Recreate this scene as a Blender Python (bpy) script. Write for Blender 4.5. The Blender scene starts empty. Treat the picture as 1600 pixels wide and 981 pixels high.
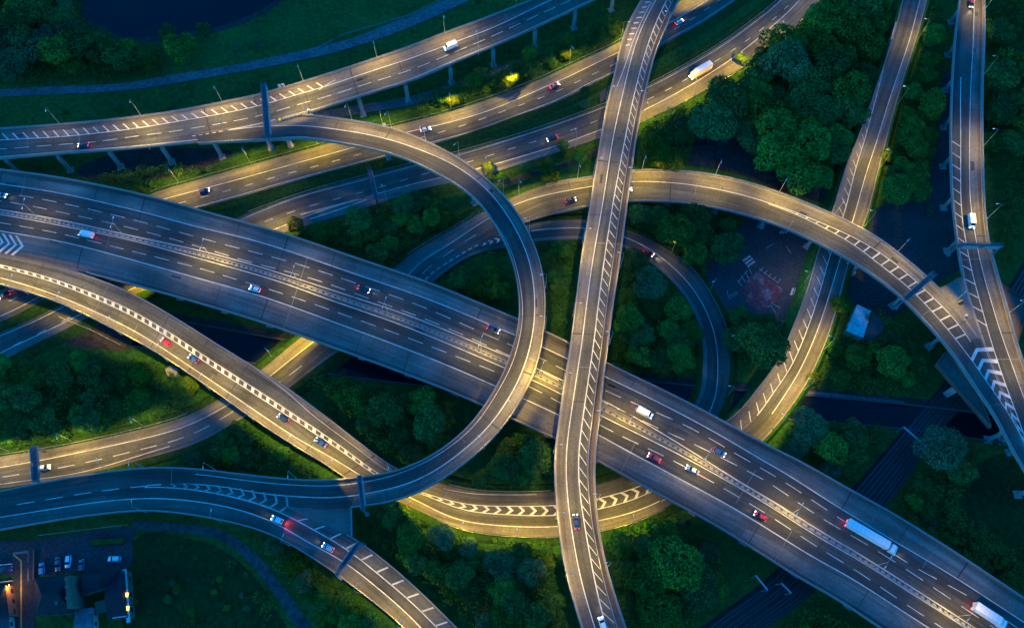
import bpy, math, random
import numpy as np
from mathutils import Vector, Matrix
R = random.Random(11)
SC = bpy.context.scene
COL = SC.collection
PI = math.pi

# ---------------------------------------------------------------- camera (a drone, 265 m up)
F = 1245.0; CX = 800.0; CY = 490.5; CAMZ = 265.0
TILT = math.atan(539.5 / F); CT = math.cos(TILT); ST = math.sin(TILT)
cam = bpy.data.cameras.new('drone_camera')
camo = bpy.data.objects.new('drone_camera', cam); COL.objects.link(camo)
camo.location = (0, 0, CAMZ); camo.rotation_euler = (TILT, 0, 0)
cam.sensor_width = 36.0; cam.lens = 36.0 * F / 1600.0
cam.clip_start = 1.0; cam.clip_end = 6000.0
SC.camera = camo

def W(px, py, z=0.0):
    """point of the survey photograph -> place on the level plane of height z (metres)"""
    dx = (px - CX) / F; dy = -(py - CY) / F
    k = (z - CAMZ) / (dy * ST - CT)
    return np.array([dx * k, (dy * CT + ST) * k, z])

# ---------------------------------------------------------------- materials
def mat_new(name):
    m = bpy.data.materials.new(name); m.use_nodes = True
    nt = m.node_tree; b = nt.nodes['Principled BSDF']
    return m, nt, b
def N(nt, typ, **kw):
    n = nt.nodes.new(typ)
    for k, v in kw.items():
        if k == 'inp':
            for kk, vv in v.items(): n.inputs[kk].default_value = vv
        else: setattr(n, k, v)
    return n
def plain(name, col, rough=.6, metal=0.0, emit=None, est=0.0, var=.12, scale=1.5):
    m, nt, b = mat_new(name)
    b.inputs['Roughness'].default_value = rough; b.inputs['Metallic'].default_value = metal
    tc = N(nt, 'ShaderNodeTexCoord'); no = N(nt, 'ShaderNodeTexNoise', inp={'Scale': scale, 'Detail': 4.0})
    nt.links.new(tc.outputs['Object'], no.inputs['Vector'])
    mx = N(nt, 'ShaderNodeMix', data_type='RGBA')
    mx.inputs[6].default_value = (*[c * (1 - var) for c in col], 1); mx.inputs[7].default_value = (*[min(1, c * (1 + var)) for c in col], 1)
    nt.links.new(no.outputs['Fac'], mx.inputs[0]); nt.links.new(mx.outputs[2], b.inputs['Base Color'])
    if emit:
        b.inputs['Emission Color'].default_value = (*emit, 1); b.inputs['Emission Strength'].default_value = est
    return m
def ramp(nt, src, stops):
    r = N(nt, 'ShaderNodeValToRGB'); e = r.color_ramp.elements
    while len(e) < len(stops): e.new(.5)
    for i, (p, c) in enumerate(stops): e[i].position = p; e[i].color = (*c, 1) if len(c) == 3 else c
    nt.links.new(src, r.inputs[0]); return r
def mul(nt, a, b, f=1.0):
    mx = N(nt, 'ShaderNodeMix', data_type='RGBA', blend_type='MULTIPLY'); mx.inputs[0].default_value = f
    nt.links.new(a, mx.inputs[6]); nt.links.new(b, mx.inputs[7]); return mx.outputs[2]
def road_mat(name, col, streak=.35, patch=.35, fine=.25, rough=.78, tint=(1, 1, 1)):
    """worn road surface; UV = metres along / across the road"""
    m, nt, b = mat_new(name); b.inputs['Roughness'].default_value = rough
    b.inputs['Specular IOR Level'].default_value = .35
    uv = N(nt, 'ShaderNodeUVMap'); uv.uv_map = 'road'
    mp = N(nt, 'ShaderNodeMapping', inp={'Scale': (.018, .75, 1)}); nt.links.new(uv.outputs[0], mp.inputs[0])
    n1 = N(nt, 'ShaderNodeTexNoise', inp={'Scale': 1.0, 'Detail': 5.0, 'Roughness': .6}); nt.links.new(mp.outputs[0], n1.inputs['Vector'])
    r1 = ramp(nt, n1.outputs['Fac'], [(.3, (1 - streak,) * 3), (.52, (1, 1, 1)), (.75, (1 + streak * .8,) * 3)])
    ge = N(nt, 'ShaderNodeNewGeometry')
    n2 = N(nt, 'ShaderNodeTexNoise', inp={'Scale': .06, 'Detail': 6.0, 'Roughness': .62}); nt.links.new(ge.outputs['Position'], n2.inputs['Vector'])
    r2 = ramp(nt, n2.outputs['Fac'], [(.32, (1 - patch,) * 3), (.68, (1 + patch * .7,) * 3)])
    n3 = N(nt, 'ShaderNodeTexNoise', inp={'Scale': 1.3, 'Detail': 5.0, 'Roughness': .75}); nt.links.new(ge.outputs['Position'], n3.inputs['Vector'])
    r3 = ramp(nt, n3.outputs['Fac'], [(.3, (1 - fine,) * 3), (.7, (1 + fine,) * 3)])
    # resurfaced lengths: blocky bands along the road, each a slightly different batch
    mp2 = N(nt, 'ShaderNodeMapping', inp={'Scale': (.028, .27, 1)}); nt.links.new(uv.outputs[0], mp2.inputs[0])
    v = N(nt, 'ShaderNodeTexVoronoi', distance='CHEBYCHEV', inp={'Scale': 1.0}); v.voronoi_dimensions = '2D'; nt.links.new(mp2.outputs[0], v.inputs['Vector'])
    sx = N(nt, 'ShaderNodeSeparateColor'); nt.links.new(v.outputs['Color'], sx.inputs[0])
    r4 = ramp(nt, sx.outputs[0], [(.0, (.76,) * 3), (1, (1.16,) * 3)])
    base = N(nt, 'ShaderNodeRGB'); base.outputs[0].default_value = (*[c * t for c, t in zip(col, tint)], 1)
    c = mul(nt, base.outputs[0], r1.outputs[0]); c = mul(nt, c, r2.outputs[0]); c = mul(nt, c, r3.outputs[0]); c = mul(nt, c, r4.outputs[0])
    nt.links.new(c, b.inputs['Base Color'])
    bp = N(nt, 'ShaderNodeBump', inp={'Strength': .25, 'Distance': .05}); nt.links.new(n3.outputs['Fac'], bp.inputs['Height']); nt.links.new(bp.outputs[0], b.inputs['Normal'])
    return m
def ground_mat(name, stops, s1=.03, s2=.5, bump=.6, rough=.95):
    m, nt, b = mat_new(name); b.inputs['Roughness'].default_value = rough; b.inputs['Specular IOR Level'].default_value = .05
    ge = N(nt, 'ShaderNodeNewGeometry')
    n1 = N(nt, 'ShaderNodeTexNoise', inp={'Scale': s1, 'Detail': 8.0, 'Roughness': .65}); nt.links.new(ge.outputs['Position'], n1.inputs['Vector'])
    r1 = ramp(nt, n1.outputs['Fac'], stops)
    n2 = N(nt, 'ShaderNodeTexNoise', inp={'Scale': s2, 'Detail': 8.0, 'Roughness': .8}); nt.links.new(ge.outputs['Position'], n2.inputs['Vector'])
    r2 = ramp(nt, n2.outputs['Fac'], [(.30, (.30,) * 3), (.70, (1.75,) * 3)])
    c = mul(nt, r1.outputs[0], r2.outputs[0]); nt.links.new(c, b.inputs['Base Color'])
    bp = N(nt, 'ShaderNodeBump', inp={'Strength': bump, 'Distance': .5}); nt.links.new(n2.outputs['Fac'], bp.inputs['Height']); nt.links.new(bp.outputs[0], b.inputs['Normal'])
    return m
def paint_mat(name, col, wear=.45):
    m, nt, b = mat_new(name); b.inputs['Roughness'].default_value = .6
    ge = N(nt, 'ShaderNodeNewGeometry')
    n = N(nt, 'ShaderNodeTexNoise', inp={'Scale': .35, 'Detail': 7.0, 'Roughness': .75}); nt.links.new(ge.outputs['Position'], n.inputs['Vector'])
    r = ramp(nt, n.outputs['Fac'], [(.3, tuple(c * (1 - wear) for c in col)), (.6, col)])
    nt.links.new(r.outputs[0], b.inputs['Base Color']); return m
def leaf_mat(name, stops, hue=.03):
    m, nt, b = mat_new(name); b.inputs['Roughness'].default_value = .8; b.inputs['Specular IOR Level'].default_value = .06
    ge = N(nt, 'ShaderNodeNewGeometry'); oi = N(nt, 'ShaderNodeObjectInfo')
    n = N(nt, 'ShaderNodeTexNoise', inp={'Scale': .45, 'Detail': 5.0, 'Roughness': .7}); nt.links.new(ge.outputs['Position'], n.inputs['Vector'])
    r = ramp(nt, n.outputs['Fac'], stops)
    hs = N(nt, 'ShaderNodeHueSaturation')
    mr = N(nt, 'ShaderNodeMapRange', inp={'To Min': .5 - hue, 'To Max': .5 + hue}); nt.links.new(oi.outputs['Random'], mr.inputs[0])
    nt.links.new(mr.outputs[0], hs.inputs['Hue'])
    m2 = N(nt, 'ShaderNodeMath', operation='FRACT'); m3 = N(nt, 'ShaderNodeMath', operation='MULTIPLY', inp={1: 7.31})
    nt.links.new(oi.outputs['Random'], m3.inputs[0]); nt.links.new(m3.outputs[0], m2.inputs[0])
    mr2 = N(nt, 'ShaderNodeMapRange', inp={'To Min': .65, 'To Max': 1.35}); nt.links.new(m2.outputs[0], mr2.inputs[0]); nt.links.new(mr2.outputs[0], hs.inputs['Value'])
    nt.links.new(r.outputs[0], hs.inputs['Color']); nt.links.new(hs.outputs[0], b.inputs['Base Color'])
    return m

M = {}
M['lane'] = road_mat('worn_asphalt', (.050, .048, .044), .5, .42, .28)
M['lane_old'] = road_mat('grey_asphalt', (.074, .070, .061), .5, .45, .3)
M['shoulder'] = road_mat('hard_shoulder', (.122, .107, .096), .4, .45, .3)
M['verge'] = road_mat('concrete_verge', (.098, .070, .058), .35, .45, .3)
M['median'] = road_mat('median_paving', (.11, .095, .078), .35, .4, .3)
M['street'] = ground_mat('street_asphalt', [(.3, (.030, .031, .033)), (.7, (.058, .059, .060))], .05, 1.2, .2, .85)
M['conc'] = plain('weathered_concrete', (.19, .165, .15), .85, var=.35, scale=.35)
M['wet_stone'] = plain('damp_stone', (.05, .05, .05), .9, var=.4)
M['conc_pier'] = plain('pier_concrete', (.25, .235, .22), .85, var=.3, scale=.5)
M['joint'] = plain('joint_rubber', (.022, .022, .024), .7)
M['pale_joint'] = plain('pale_joint_filler', (.14, .125, .11), .8)
M['patch'] = plain('fresh_tarmac_patch', (.03, .03, .032), .8)
M['white'] = paint_mat('road_paint_white', (.58, .56, .52), .55)
M['worn_white'] = paint_mat('worn_road_paint', (.34, .33, .31), .75)
M['yellow_paint'] = paint_mat('road_paint_yellow', (.55, .36, .06))
M['steel'] = plain('galvanised_steel', (.34, .35, .36), .45, .7)
M['gantry'] = plain('gantry_steel', (.10, .135, .16), .55, .3)
M['gantry_dark'] = plain('gantry_walkway', (.055, .075, .09), .7, .2)
M['signback'] = plain('sign_back', (.22, .27, .3), .6, .2)
M['signblue'] = plain('sign_blue', (.02, .08, .3), .5)
M['pole'] = plain('lamp_post_steel', (.42, .42, .40), .5, .3)
M['head'] = plain('lamp_head_grey', (.6, .6, .56), .45)
M['glow'] = plain('sodium_glass', (.8, .7, .4), .3, emit=(1, .68, .22), est=.8)
M['dull'] = plain('unlit_lamp_glass', (.5, .5, .5), .3)
M['grass'] = ground_mat('grass', [(.3, (.014, .052, .012)), (.5, (.022, .080, .016)), (.7, (.034, .105, .021))], .035, .55, .7)
M['verge_grass'] = ground_mat('verge_grass', [(.3, (.010, .036, .009)), (.7, (.028, .066, .014))], .06, .8, .8)
M['rough_grass'] = ground_mat('rough_field', [(.3, (.010, .022, .008)), (.55, (.02, .042, .010)), (.75, (.045, .050, .012))], .05, .6, .9)
M['dirt'] = ground_mat('bare_earth', [(.3, (.024, .022, .022)), (.7, (.056, .046, .042))], .07, .5, .5)
M['track'] = ground_mat('dirt_track', [(.3, (.028, .032, .030)), (.7, (.085, .085, .082))], .12, .5, .5)
M['path'] = ground_mat('path_gravel', [(.3, (.075, .075, .078)), (.7, (.14, .14, .14))], .1, .9, .3)
M['ballast'] = ground_mat('ballast', [(.3, (.016, .016, .017)), (.7, (.032, .031, .030))], .1, 2.0, .8)
M['sleeper'] = plain('sleeper_concrete', (.045, .044, .042), .9)
M['rail'] = plain('rail_steel', (.2, .2, .2), .35, .8)
m, nt, b = mat_new('dark_water'); b.inputs['Base Color'].default_value = (.004, .008, .012, 1); b.inputs['Roughness'].default_value = .12; b.inputs['IOR'].default_value = 1.33; b.inputs['Specular IOR Level'].default_value = .3
nz = N(nt, 'ShaderNodeTexNoise', inp={'Scale': 1.2, 'Detail': 4.0}); ge = N(nt, 'ShaderNodeNewGeometry'); nt.links.new(ge.outputs['Position'], nz.inputs['Vector'])
bp = N(nt, 'ShaderNodeBump', inp={'Strength': .15, 'Distance': .1}); nt.links.new(nz.outputs['Fac'], bp.inputs['Height']); nt.links.new(bp.outputs[0], b.inputs['Normal'])
M['water'] = m
M['bark'] = plain('bark', (.06, .045, .035), .9, var=.3)
M['leafA'] = leaf_mat('leaves_mid_green', [(.3, (0.022, 0.084, 0.012)), (.5, (0.041, 0.142, 0.017)), (.72, (0.068, 0.208, 0.026))])
M['leafB'] = leaf_mat('leaves_dark_green', [(.3, (0.015, 0.059, 0.014)), (.5, (0.030, 0.105, 0.022)), (.72, (0.051, 0.154, 0.030))])
M['leafC'] = leaf_mat('leaves_grey_green', [(.3, (0.025, 0.069, 0.026)), (.5, (0.043, 0.109, 0.043)), (.72, (0.073, 0.155, 0.065))])
M['leafD'] = leaf_mat('leaves_yellow_green_lamplit', [(.3, (0.036, 0.069, 0.006)), (.5, (0.068, 0.112, 0.008)), (.72, (0.111, 0.159, 0.011))])  # yellow-green leaves; the tint also paints lamplight into the lit crowns
M['scrub'] = leaf_mat('scrub_leaves', [(.3, (0.013, 0.047, 0.009)), (.5, (0.026, 0.085, 0.014)), (.75, (0.051, 0.122, 0.020))], .0)
M['brick'] = plain('red_brick', (.20, .085, .055), .9, var=.3, scale=2)
M['render'] = plain('pale_render', (.42, .40, .36), .85)
M['slate'] = ground_mat('slate_roof', [(.3, (.014, .016, .02)), (.7, (.028, .031, .037))], .2, 2.5, .5, .6)
M['sheet'] = ground_mat('roof_sheeting', [(.3, (.07, .085, .095)), (.7, (.11, .13, .14))], .2, 1.0, .2, .55)
M['rust_sheet'] = ground_mat('patchy_roof', [(.40, (.30, .33, .34)), (.55, (.37, .40, .41)), (.62, (.08, .085, .085))], .11, .6, .2, .6)
M['felt'] = plain('roof_felt', (.045, .047, .05), .9)
M['trim'] = plain('white_trim', (.4, .4, .4), .6)
M['window'] = plain('window_glass_dark', (.02, .025, .03), .1)
M['litglass'] = plain('lit_window', (.8, .5, .2), .4, emit=(1, .45, .05), est=.35)
M['tyre'] = plain('tyre_rubber', (.018, .018, .018), .85)
M['rim'] = plain('alloy_rim', (.45, .45, .46), .35, .8)
M['glass'] = plain('car_glass', (.010, .014, .018), .06)
M['headlight'] = plain('headlight_glass', (.9, .9, .85), .2, emit=(1, .90, .72), est=2.2)
M['taillight'] = plain('tail_light_glass', (.5, .01, .01), .2, emit=(1, .02, .03), est=1.1)
M['parked_head'] = plain('headlight_off', (.7, .7, .7), .15)
M['parked_tail'] = plain('tail_light_off', (.25, .01, .01), .2)
M['hv_yellow'] = plain('hazard_yellow', (.75, .5, .03), .5)
M['plastic_red'] = plain('red_plastic', (.5, .04, .03), .5)
M['redtarmac'] = ground_mat('red_tarmac', [(.30, (.09, .032, .038)), (.50, (.16, .045, .05)), (.60, (.19, .12, .12))], .22, .9, .1, .85)
def paint(name, col, rough=.3):
    k = 'paint_' + name
    if k not in M:
        M[k] = plain('car_paint_' + name, col, rough, .1, var=.03); M[k].node_tree.nodes['Principled BSDF'].inputs['Coat Weight'].default_value = .5
    return M[k]

# ---------------------------------------------------------------- mesh builder
class MB:
    def __init__(s): s.v = []; s.f = []; s.m = []; s.uv = {}; s.smooth = False
    def add(s, vs, fs, mi=0, uvs=None):
        o = len(s.v); s.v += [tuple(map(float, v)) for v in vs]
        for f in fs:
            if uvs is not None: s.uv[len(s.f)] = [uvs[i] for i in f]
            s.f.append(tuple(i + o for i in f)); s.m.append(mi)
        return s
    def quad(s, a, b, c, d, mi=0, uvs=None): return s.add([a, b, c, d], [(0, 1, 2, 3)], mi, uvs)
    def box(s, c, size, yaw=0.0, mi=0):
        cx, cy, cz = c; hx, hy, hz = [x / 2 for x in size]; ca, sa = math.cos(yaw), math.sin(yaw); vs = []
        for dz in (-hz, hz):
            for dx, dy in ((-hx, -hy), (hx, -hy), (hx, hy), (-hx, hy)):
                vs.append((cx + dx * ca - dy * sa, cy + dx * sa + dy * ca, cz + dz))
        return s.add(vs, [(3, 2, 1, 0), (4, 5, 6, 7), (0, 1, 5, 4), (1, 2, 6, 5), (2, 3, 7, 6), (3, 0, 4, 7)], mi)
    def tube(s, p0, p1, r0, r1=None, n=6, mi=0, cap=True):
        p0 = Vector(p0); p1 = Vector(p1); r1 = r0 if r1 is None else r1
        d = (p1 - p0).normalized(); a = d.orthogonal().normalized(); b2 = d.cross(a); vs = []
        for p, r in ((p0, r0), (p1, r1)):
            for i in range(n):
                t = 2 * PI * i / n; vs.append(tuple(p + (a * math.cos(t) + b2 * math.sin(t)) * r))
        fs = [(i, (i + 1) % n, n + (i + 1) % n, n + i) for i in range(n)]
        if cap: fs += [tuple(range(n))[::-1], tuple(range(n, 2 * n))]
        return s.add(vs, fs, mi)
    def beam(s, p0, p1, w, h, mi=0):
        """rectangular bar, top and bottom level"""
        p0 = np.array(p0, float); p1 = np.array(p1, float); d = p1 - p0; q = np.array([-d[1], d[0], 0.0]); q /= max(1e-6, np.linalg.norm(q)); q *= w / 2
        up = np.array([0, 0, h / 2]); vs = [p0 - q - up, p0 + q - up, p0 + q + up, p0 - q + up, p1 - q - up, p1 + q - up, p1 + q + up, p1 - q + up]
        return s.add(vs, [(0, 1, 2, 3), (7, 6, 5, 4), (0, 4, 5, 1), (1, 5, 6, 2), (2, 6, 7, 3), (3, 7, 4, 0)], mi)
    def prism(s, pts, z0, z1, mi=0, bottom=True):
        n = len(pts); vs = [(p[0], p[1], z0) for p in pts] + [(p[0], p[1], z1) for p in pts]
        fs = [(i, (i + 1) % n, n + (i + 1) % n, n + i) for i in range(n)] + [tuple(range(n, 2 * n))]
        if bottom: fs.append(tuple(range(n))[::-1])
        return s.add(vs, fs, mi)
    def build(s, name, mats, parent=None, world=True, link=True):
        me = bpy.data.meshes.new(name)
        vs = s.v
        if parent is not None and world:
            l = wloc(parent); vs = [(v[0] - l[0], v[1] - l[1], v[2] - l[2]) for v in vs]
        me.from_pydata(vs, [], s.f)
        if not isinstance(mats, (list, tuple)): mats = [mats]
        for m_ in mats: me.materials.append(m_)
        if len(mats) > 1: me.polygons.foreach_set('material_index', s.m)
        if s.uv:
            ul = me.uv_layers.new(name='road'); dat = np.zeros((len(me.loops), 2), np.float32); k = 0
            for fi, f in enumerate(s.f):
                u = s.uv.get(fi)
                for j in range(len(f)):
                    if u is not None: dat[k] = u[j]
                    k += 1
            ul.data.foreach_set('uv', dat.ravel())
        if s.smooth: me.polygons.foreach_set('use_smooth', [True] * len(me.polygons))
        me.update()
        o = bpy.data.objects.new(name, me)
        if link: COL.objects.link(o)
        if parent is not None: o.parent = parent
        return o
def wloc(o):
    l = Vector(o.location)
    while o.parent is not None: o = o.parent; l = l + Vector(o.location)
    return l
def tag(o, label, cat, group=None):
    o['label'] = label; o['category'] = cat
    if group: o['group'] = group
    n = len(label.split())
    if not 4 <= n <= 16: print('LABEL LEN', n, label)
    return o
def struct(o, kind='structure'): o['kind'] = kind; return o
def thing(name, loc, label, cat, group=None, rz=0.0):
    o = bpy.data.objects.new(name, None); COL.objects.link(o); o.location = tuple(map(float, loc)); o.rotation_euler = (0, 0, rz)
    o.empty_display_size = .5
    return tag(o, label, cat, group)
def copy_tree(o, parent=None):
    c = o.copy(); COL.objects.link(c)
    if parent is not None: c.parent = parent
    for ch in KIDS.get(o.name, None) or list(o.children): copy_tree(ch, c)
    return c
KIDS = {}
ORD = ['first', 'second', 'third', 'fourth', 'fifth', 'sixth', 'seventh', 'eighth', 'ninth', 'tenth', 'eleventh', 'twelfth', 'thirteenth', 'fourteenth', 'fifteenth', 'sixteenth']

# ---------------------------------------------------------------- roads
def gsmooth(a, sig):
    if sig <= 0.01: return a
    k = int(4 * sig) + 1; x = np.arange(-k, k + 1); g = np.exp(-.5 * (x / sig) ** 2); g /= g.sum()
    if a.ndim == 1: a = a[:, None]; one = True
    else: one = False
    n = len(a); k = min(k, n - 1); x = np.arange(-k, k + 1); g = np.exp(-.5 * (x / sig) ** 2); g /= g.sum()
    pre = 2 * a[0] - a[1:k + 1][::-1]; post = 2 * a[-1] - a[-k - 1:-1][::-1]
    p = np.concatenate([pre, a, post]); o = np.stack([np.convolve(p[:, i], g, 'valid') for i in range(a.shape[1])], 1)
    return o[:, 0] if one else o
def catmull(P, t, tq):
    """Catmull-Rom through P at parameters t, evaluated at tq"""
    P = np.asarray(P, float); n = len(P); m = np.zeros_like(P)
    for i in range(n):
        a = max(0, i - 1); b = min(n - 1, i + 1); m[i] = (P[b] - P[a]) / (t[b] - t[a])
    i = np.clip(np.searchsorted(t, tq, 'right') - 1, 0, n - 2); h = (t[i + 1] - t[i]); u = ((tq - t[i]) / h)[:, None]; h = h[:, None]
    return (2 * u ** 3 - 3 * u ** 2 + 1) * P[i] + (u ** 3 - 2 * u ** 2 + u) * h * m[i] + (-2 * u ** 3 + 3 * u ** 2) * P[i + 1] + (u ** 3 - u ** 2) * h * m[i + 1]
class Line:
    def __init__(s, road, s0, s1, us): s.road = road; s.s0 = s0; s.s1 = s1; s.us = us
    def u(s, q): return float(np.interp(q, s.road.s, s.us))
class Road:
    def __init__(s, st, ext=(0, 0), sig=4.0, step=1.5):
        A = np.array([W(p[0], p[1], p[4]) for p in st]); B = np.array([W(p[2], p[3], p[4]) for p in st])
        c = (A + B) / 2; t = np.concatenate([[0], np.cumsum(np.linalg.norm(np.diff(c, axis=0), axis=1))])
        tq = np.arange(0, t[-1], .5); L = catmull(A, t, tq); Rr = catmull(B, t, tq)
        L = gsmooth(L, sig / .5); Rr = gsmooth(Rr, sig / .5)
        def extend(Q, d0, d1):
            out = Q
            if d0: v = (Q[0] - Q[16]) / 8.0; k = np.arange(d0, 0, -.5)[:, None]; w = Q[0] + v * k; w[:, 2] = Q[0][2]; out = np.concatenate([w, out])
            if d1: v = (Q[-1] - Q[-17]) / 8.0; k = np.arange(.5, d1, .5)[:, None]; w = Q[-1] + v * k; w[:, 2] = Q[-1][2]; out = np.concatenate([out, w])
            return out
        L = extend(L, *ext); Rr = extend(Rr, *ext); c = (L + Rr) / 2
        t = np.concatenate([[0], np.cumsum(np.linalg.norm(np.diff(c, axis=0), axis=1))])
        s.s = np.arange(0, t[-1], step); g = lambda Q: np.stack([np.interp(s.s, t, Q[:, i]) for i in range(3)], 1)
        s.L = g(L); s.R = g(Rr); s.C = (s.L + s.R) / 2; s.len = s.s[-1]; s.w = np.linalg.norm(s.R - s.L, axis=1)
        s.T = np.gradient(s.C, axis=0); s.T /= np.linalg.norm(s.T, axis=1)[:, None]
    def _i(s, A, q): return np.array([np.interp(q, s.s, A[:, i]) for i in range(3)])
    def pt(s, q, u, dz=0.0):
        l = s._i(s.L, q); r = s._i(s.R, q); p = l + (r - l) * u; p[2] += dz; return p
    def width(s, q): return float(np.interp(q, s.s, s.w))
    def tan(s, q): t = s._i(s.T, q); return t / np.linalg.norm(t)
    def side(s, q):
        d = s._i(s.R, q) - s._i(s.L, q); d[2] = 0; return d / np.linalg.norm(d)
    def z(s, q): return float(np.interp(q, s.s, s.C[:, 2]))
    def locate(s, px, py):
        z = float(np.mean(s.C[:, 2])); q = 0; u = .5
        for _ in range(6):
            p = W(px, py, z); i = int(np.argmin(np.sum((s.C[:, :2] - p[:2]) ** 2, axis=1)))
            q = float(s.s[i] + np.dot((p - s.C[i])[:2], s.T[i][:2])); q = min(max(q, 0), s.len); z = s.z(q)
        p = W(px, py, z); l = s._i(s.L, q); r = s._i(s.R, q); d = (r - l)[:2]
        return q, float(np.dot((p - l)[:2], d) / np.dot(d, d))
    def line(s, pxs, ends=(False, False), sig=5.0):
        a = sorted(s.locate(*p) for p in pxs); qs = np.array([x[0] for x in a]); us = np.array([x[1] for x in a])
        k = np.concatenate([[True], np.diff(qs) > .5]); qs = qs[k]; us = us[k]
        U = np.interp(s.s, qs, us); U = gsmooth(U, sig / (s.s[1] - s.s[0]))
        return Line(s, 0.0 if ends[0] else qs[0], s.len if ends[1] else qs[-1], U)
    def const(s, u, s0=0.0, s1=None): return Line(s, s0, s.len if s1 is None else s1, np.full(len(s.s), float(u)))
    def off(s, side, m, s0=0.0, s1=None):
        U = m / s.w if side == 'L' else 1 - m / s.w
        return Line(s, s0, s.len if s1 is None else s1, U)
    def shift(s, ln, m): return Line(s, ln.s0, ln.s1, ln.us + m / s.w)
    def rng(s, s0, s1):
        q = [s0] + [x for x in s.s if s0 + .3 < x < s1 - .3] + [s1]; return q
    # --- emitters
    def surface(s, mb, bounds, mis, s0=0.0, s1=None, dz=0.0):
        s1 = s.len if s1 is None else s1; qs = s.rng(s0, s1); prev = None
        for q in qs:
            us = [min(1, max(0, b.u(q))) for b in bounds]
            for i in range(1, len(us)): us[i] = max(us[i], us[i - 1])
            P = [s.pt(q, u, dz) for u in us]; w = s.width(q); UV = [(q, u * w) for u in us]
            if prev:
                for i in range(len(us) - 1):
                    mb.add([prev[0][i], P[i], P[i + 1], prev[0][i + 1]], [(0, 3, 2, 1)], mis[i], [prev[1][i], UV[i], UV[i + 1], prev[1][i + 1]])
            prev = (P, UV)
    def slab(s, mb, s0, s1, depth, mi=0, inset=0.0):
        qs = s.rng(s0, s1); prev = None
        for q in qs:
            w = s.width(q); i_ = inset / w; sh = min(1.6, w * .12) / w
            P = [s.pt(q, i_, -.02), s.pt(q, i_, -.45), s.pt(q, i_ + sh, -depth), s.pt(q, 1 - i_ - sh, -depth), s.pt(q, 1 - i_, -.45), s.pt(q, 1 - i_, -.02)]
            if prev:
                for k in range(5): mb.quad(prev[k], P[k], P[k + 1], prev[k + 1], mi)
            prev = P
    def wall(s, mb, side, s0, s1, off0, thick, h, base=-.3, mi=0):
        """loft of a rectangular section standing off0..off0+thick metres in from an edge"""
        prev = None
        for q in s.rng(s0, s1):
            w = s.width(q); a, b2 = off0 / w, (off0 + thick) / w
            if side == 'R': a, b2 = 1 - a, 1 - b2
            P = [s.pt(q, a, base), s.pt(q, a, h), s.pt(q, b2, h), s.pt(q, b2, base)]
            if prev is None: mb.quad(*P, mi)
            else:
                for k in range(4): mb.quad(prev[k], P[k], P[(k + 1) % 4], prev[(k + 1) % 4], mi)
            prev = P
        mb.quad(*prev, mi)
    def solid(s, mb, ln, w=.25, dz=.03, s0=None, s1=None, mi=0):
        a = ln.s0 if s0 is None else s0; b2 = ln.s1 if s1 is None else s1
        if b2 <= a: return
        prev = None
        for q in s.rng(a, b2):
            h = w / 2 / s.width(q); u = ln.u(q); P = (s.pt(q, u - h, dz), s.pt(q, u + h, dz))
            if prev: mb.quad(prev[0], prev[1], P[1], P[0], mi)
            prev = P
    def dash(s, mb, ln, on=6.0, per=9.0, w=.2, ph=0.0, s0=None, s1=None, mi=0):
        a = ln.s0 if s0 is None else s0; b2 = ln.s1 if s1 is None else s1; q = a + ph
        while q + on < b2: s.solid(mb, ln, w, .03, q, q + on, mi); q += per
    def ticks(s, mb, la, lb, per, slant, w=.45, s0=None, s1=None, mi=0, dz=.03):
        a = max(la.s0, lb.s0) if s0 is None else s0; b2 = min(la.s1, lb.s1) if s1 is None else s1; q = a
        while q < b2 and 0 < q and q + slant < s.len and q + slant > 0:
            mb.quad(s.pt(q - w / 2, la.u(q), dz), s.pt(q + w / 2, la.u(q), dz), s.pt(q + slant + w / 2, lb.u(q + slant), dz), s.pt(q + slant - w / 2, lb.u(q + slant), dz), mi); q += per
    def chev(s, mb, la, lb, per, apex, t=1.2, fr=.5, s0=None, s1=None, mi=0, dz=.03):
        a = s0; q = a
        while q < s1:
            qa = q + apex; um = lambda x: la.u(x) * (1 - fr) + lb.u(x) * fr
            o = [s.pt(q, la.u(q), dz), s.pt(qa, um(qa), dz), s.pt(q, lb.u(q), dz)]
            o2 = [s.pt(q + t, la.u(q + t), dz), s.pt(qa + t, um(qa + t), dz), s.pt(q + t, lb.u(q + t), dz)]
            mb.quad(o[0], o[1], o2[1], o2[0], mi); mb.quad(o[1], o[2], o2[2], o2[1], mi); q += per
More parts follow.
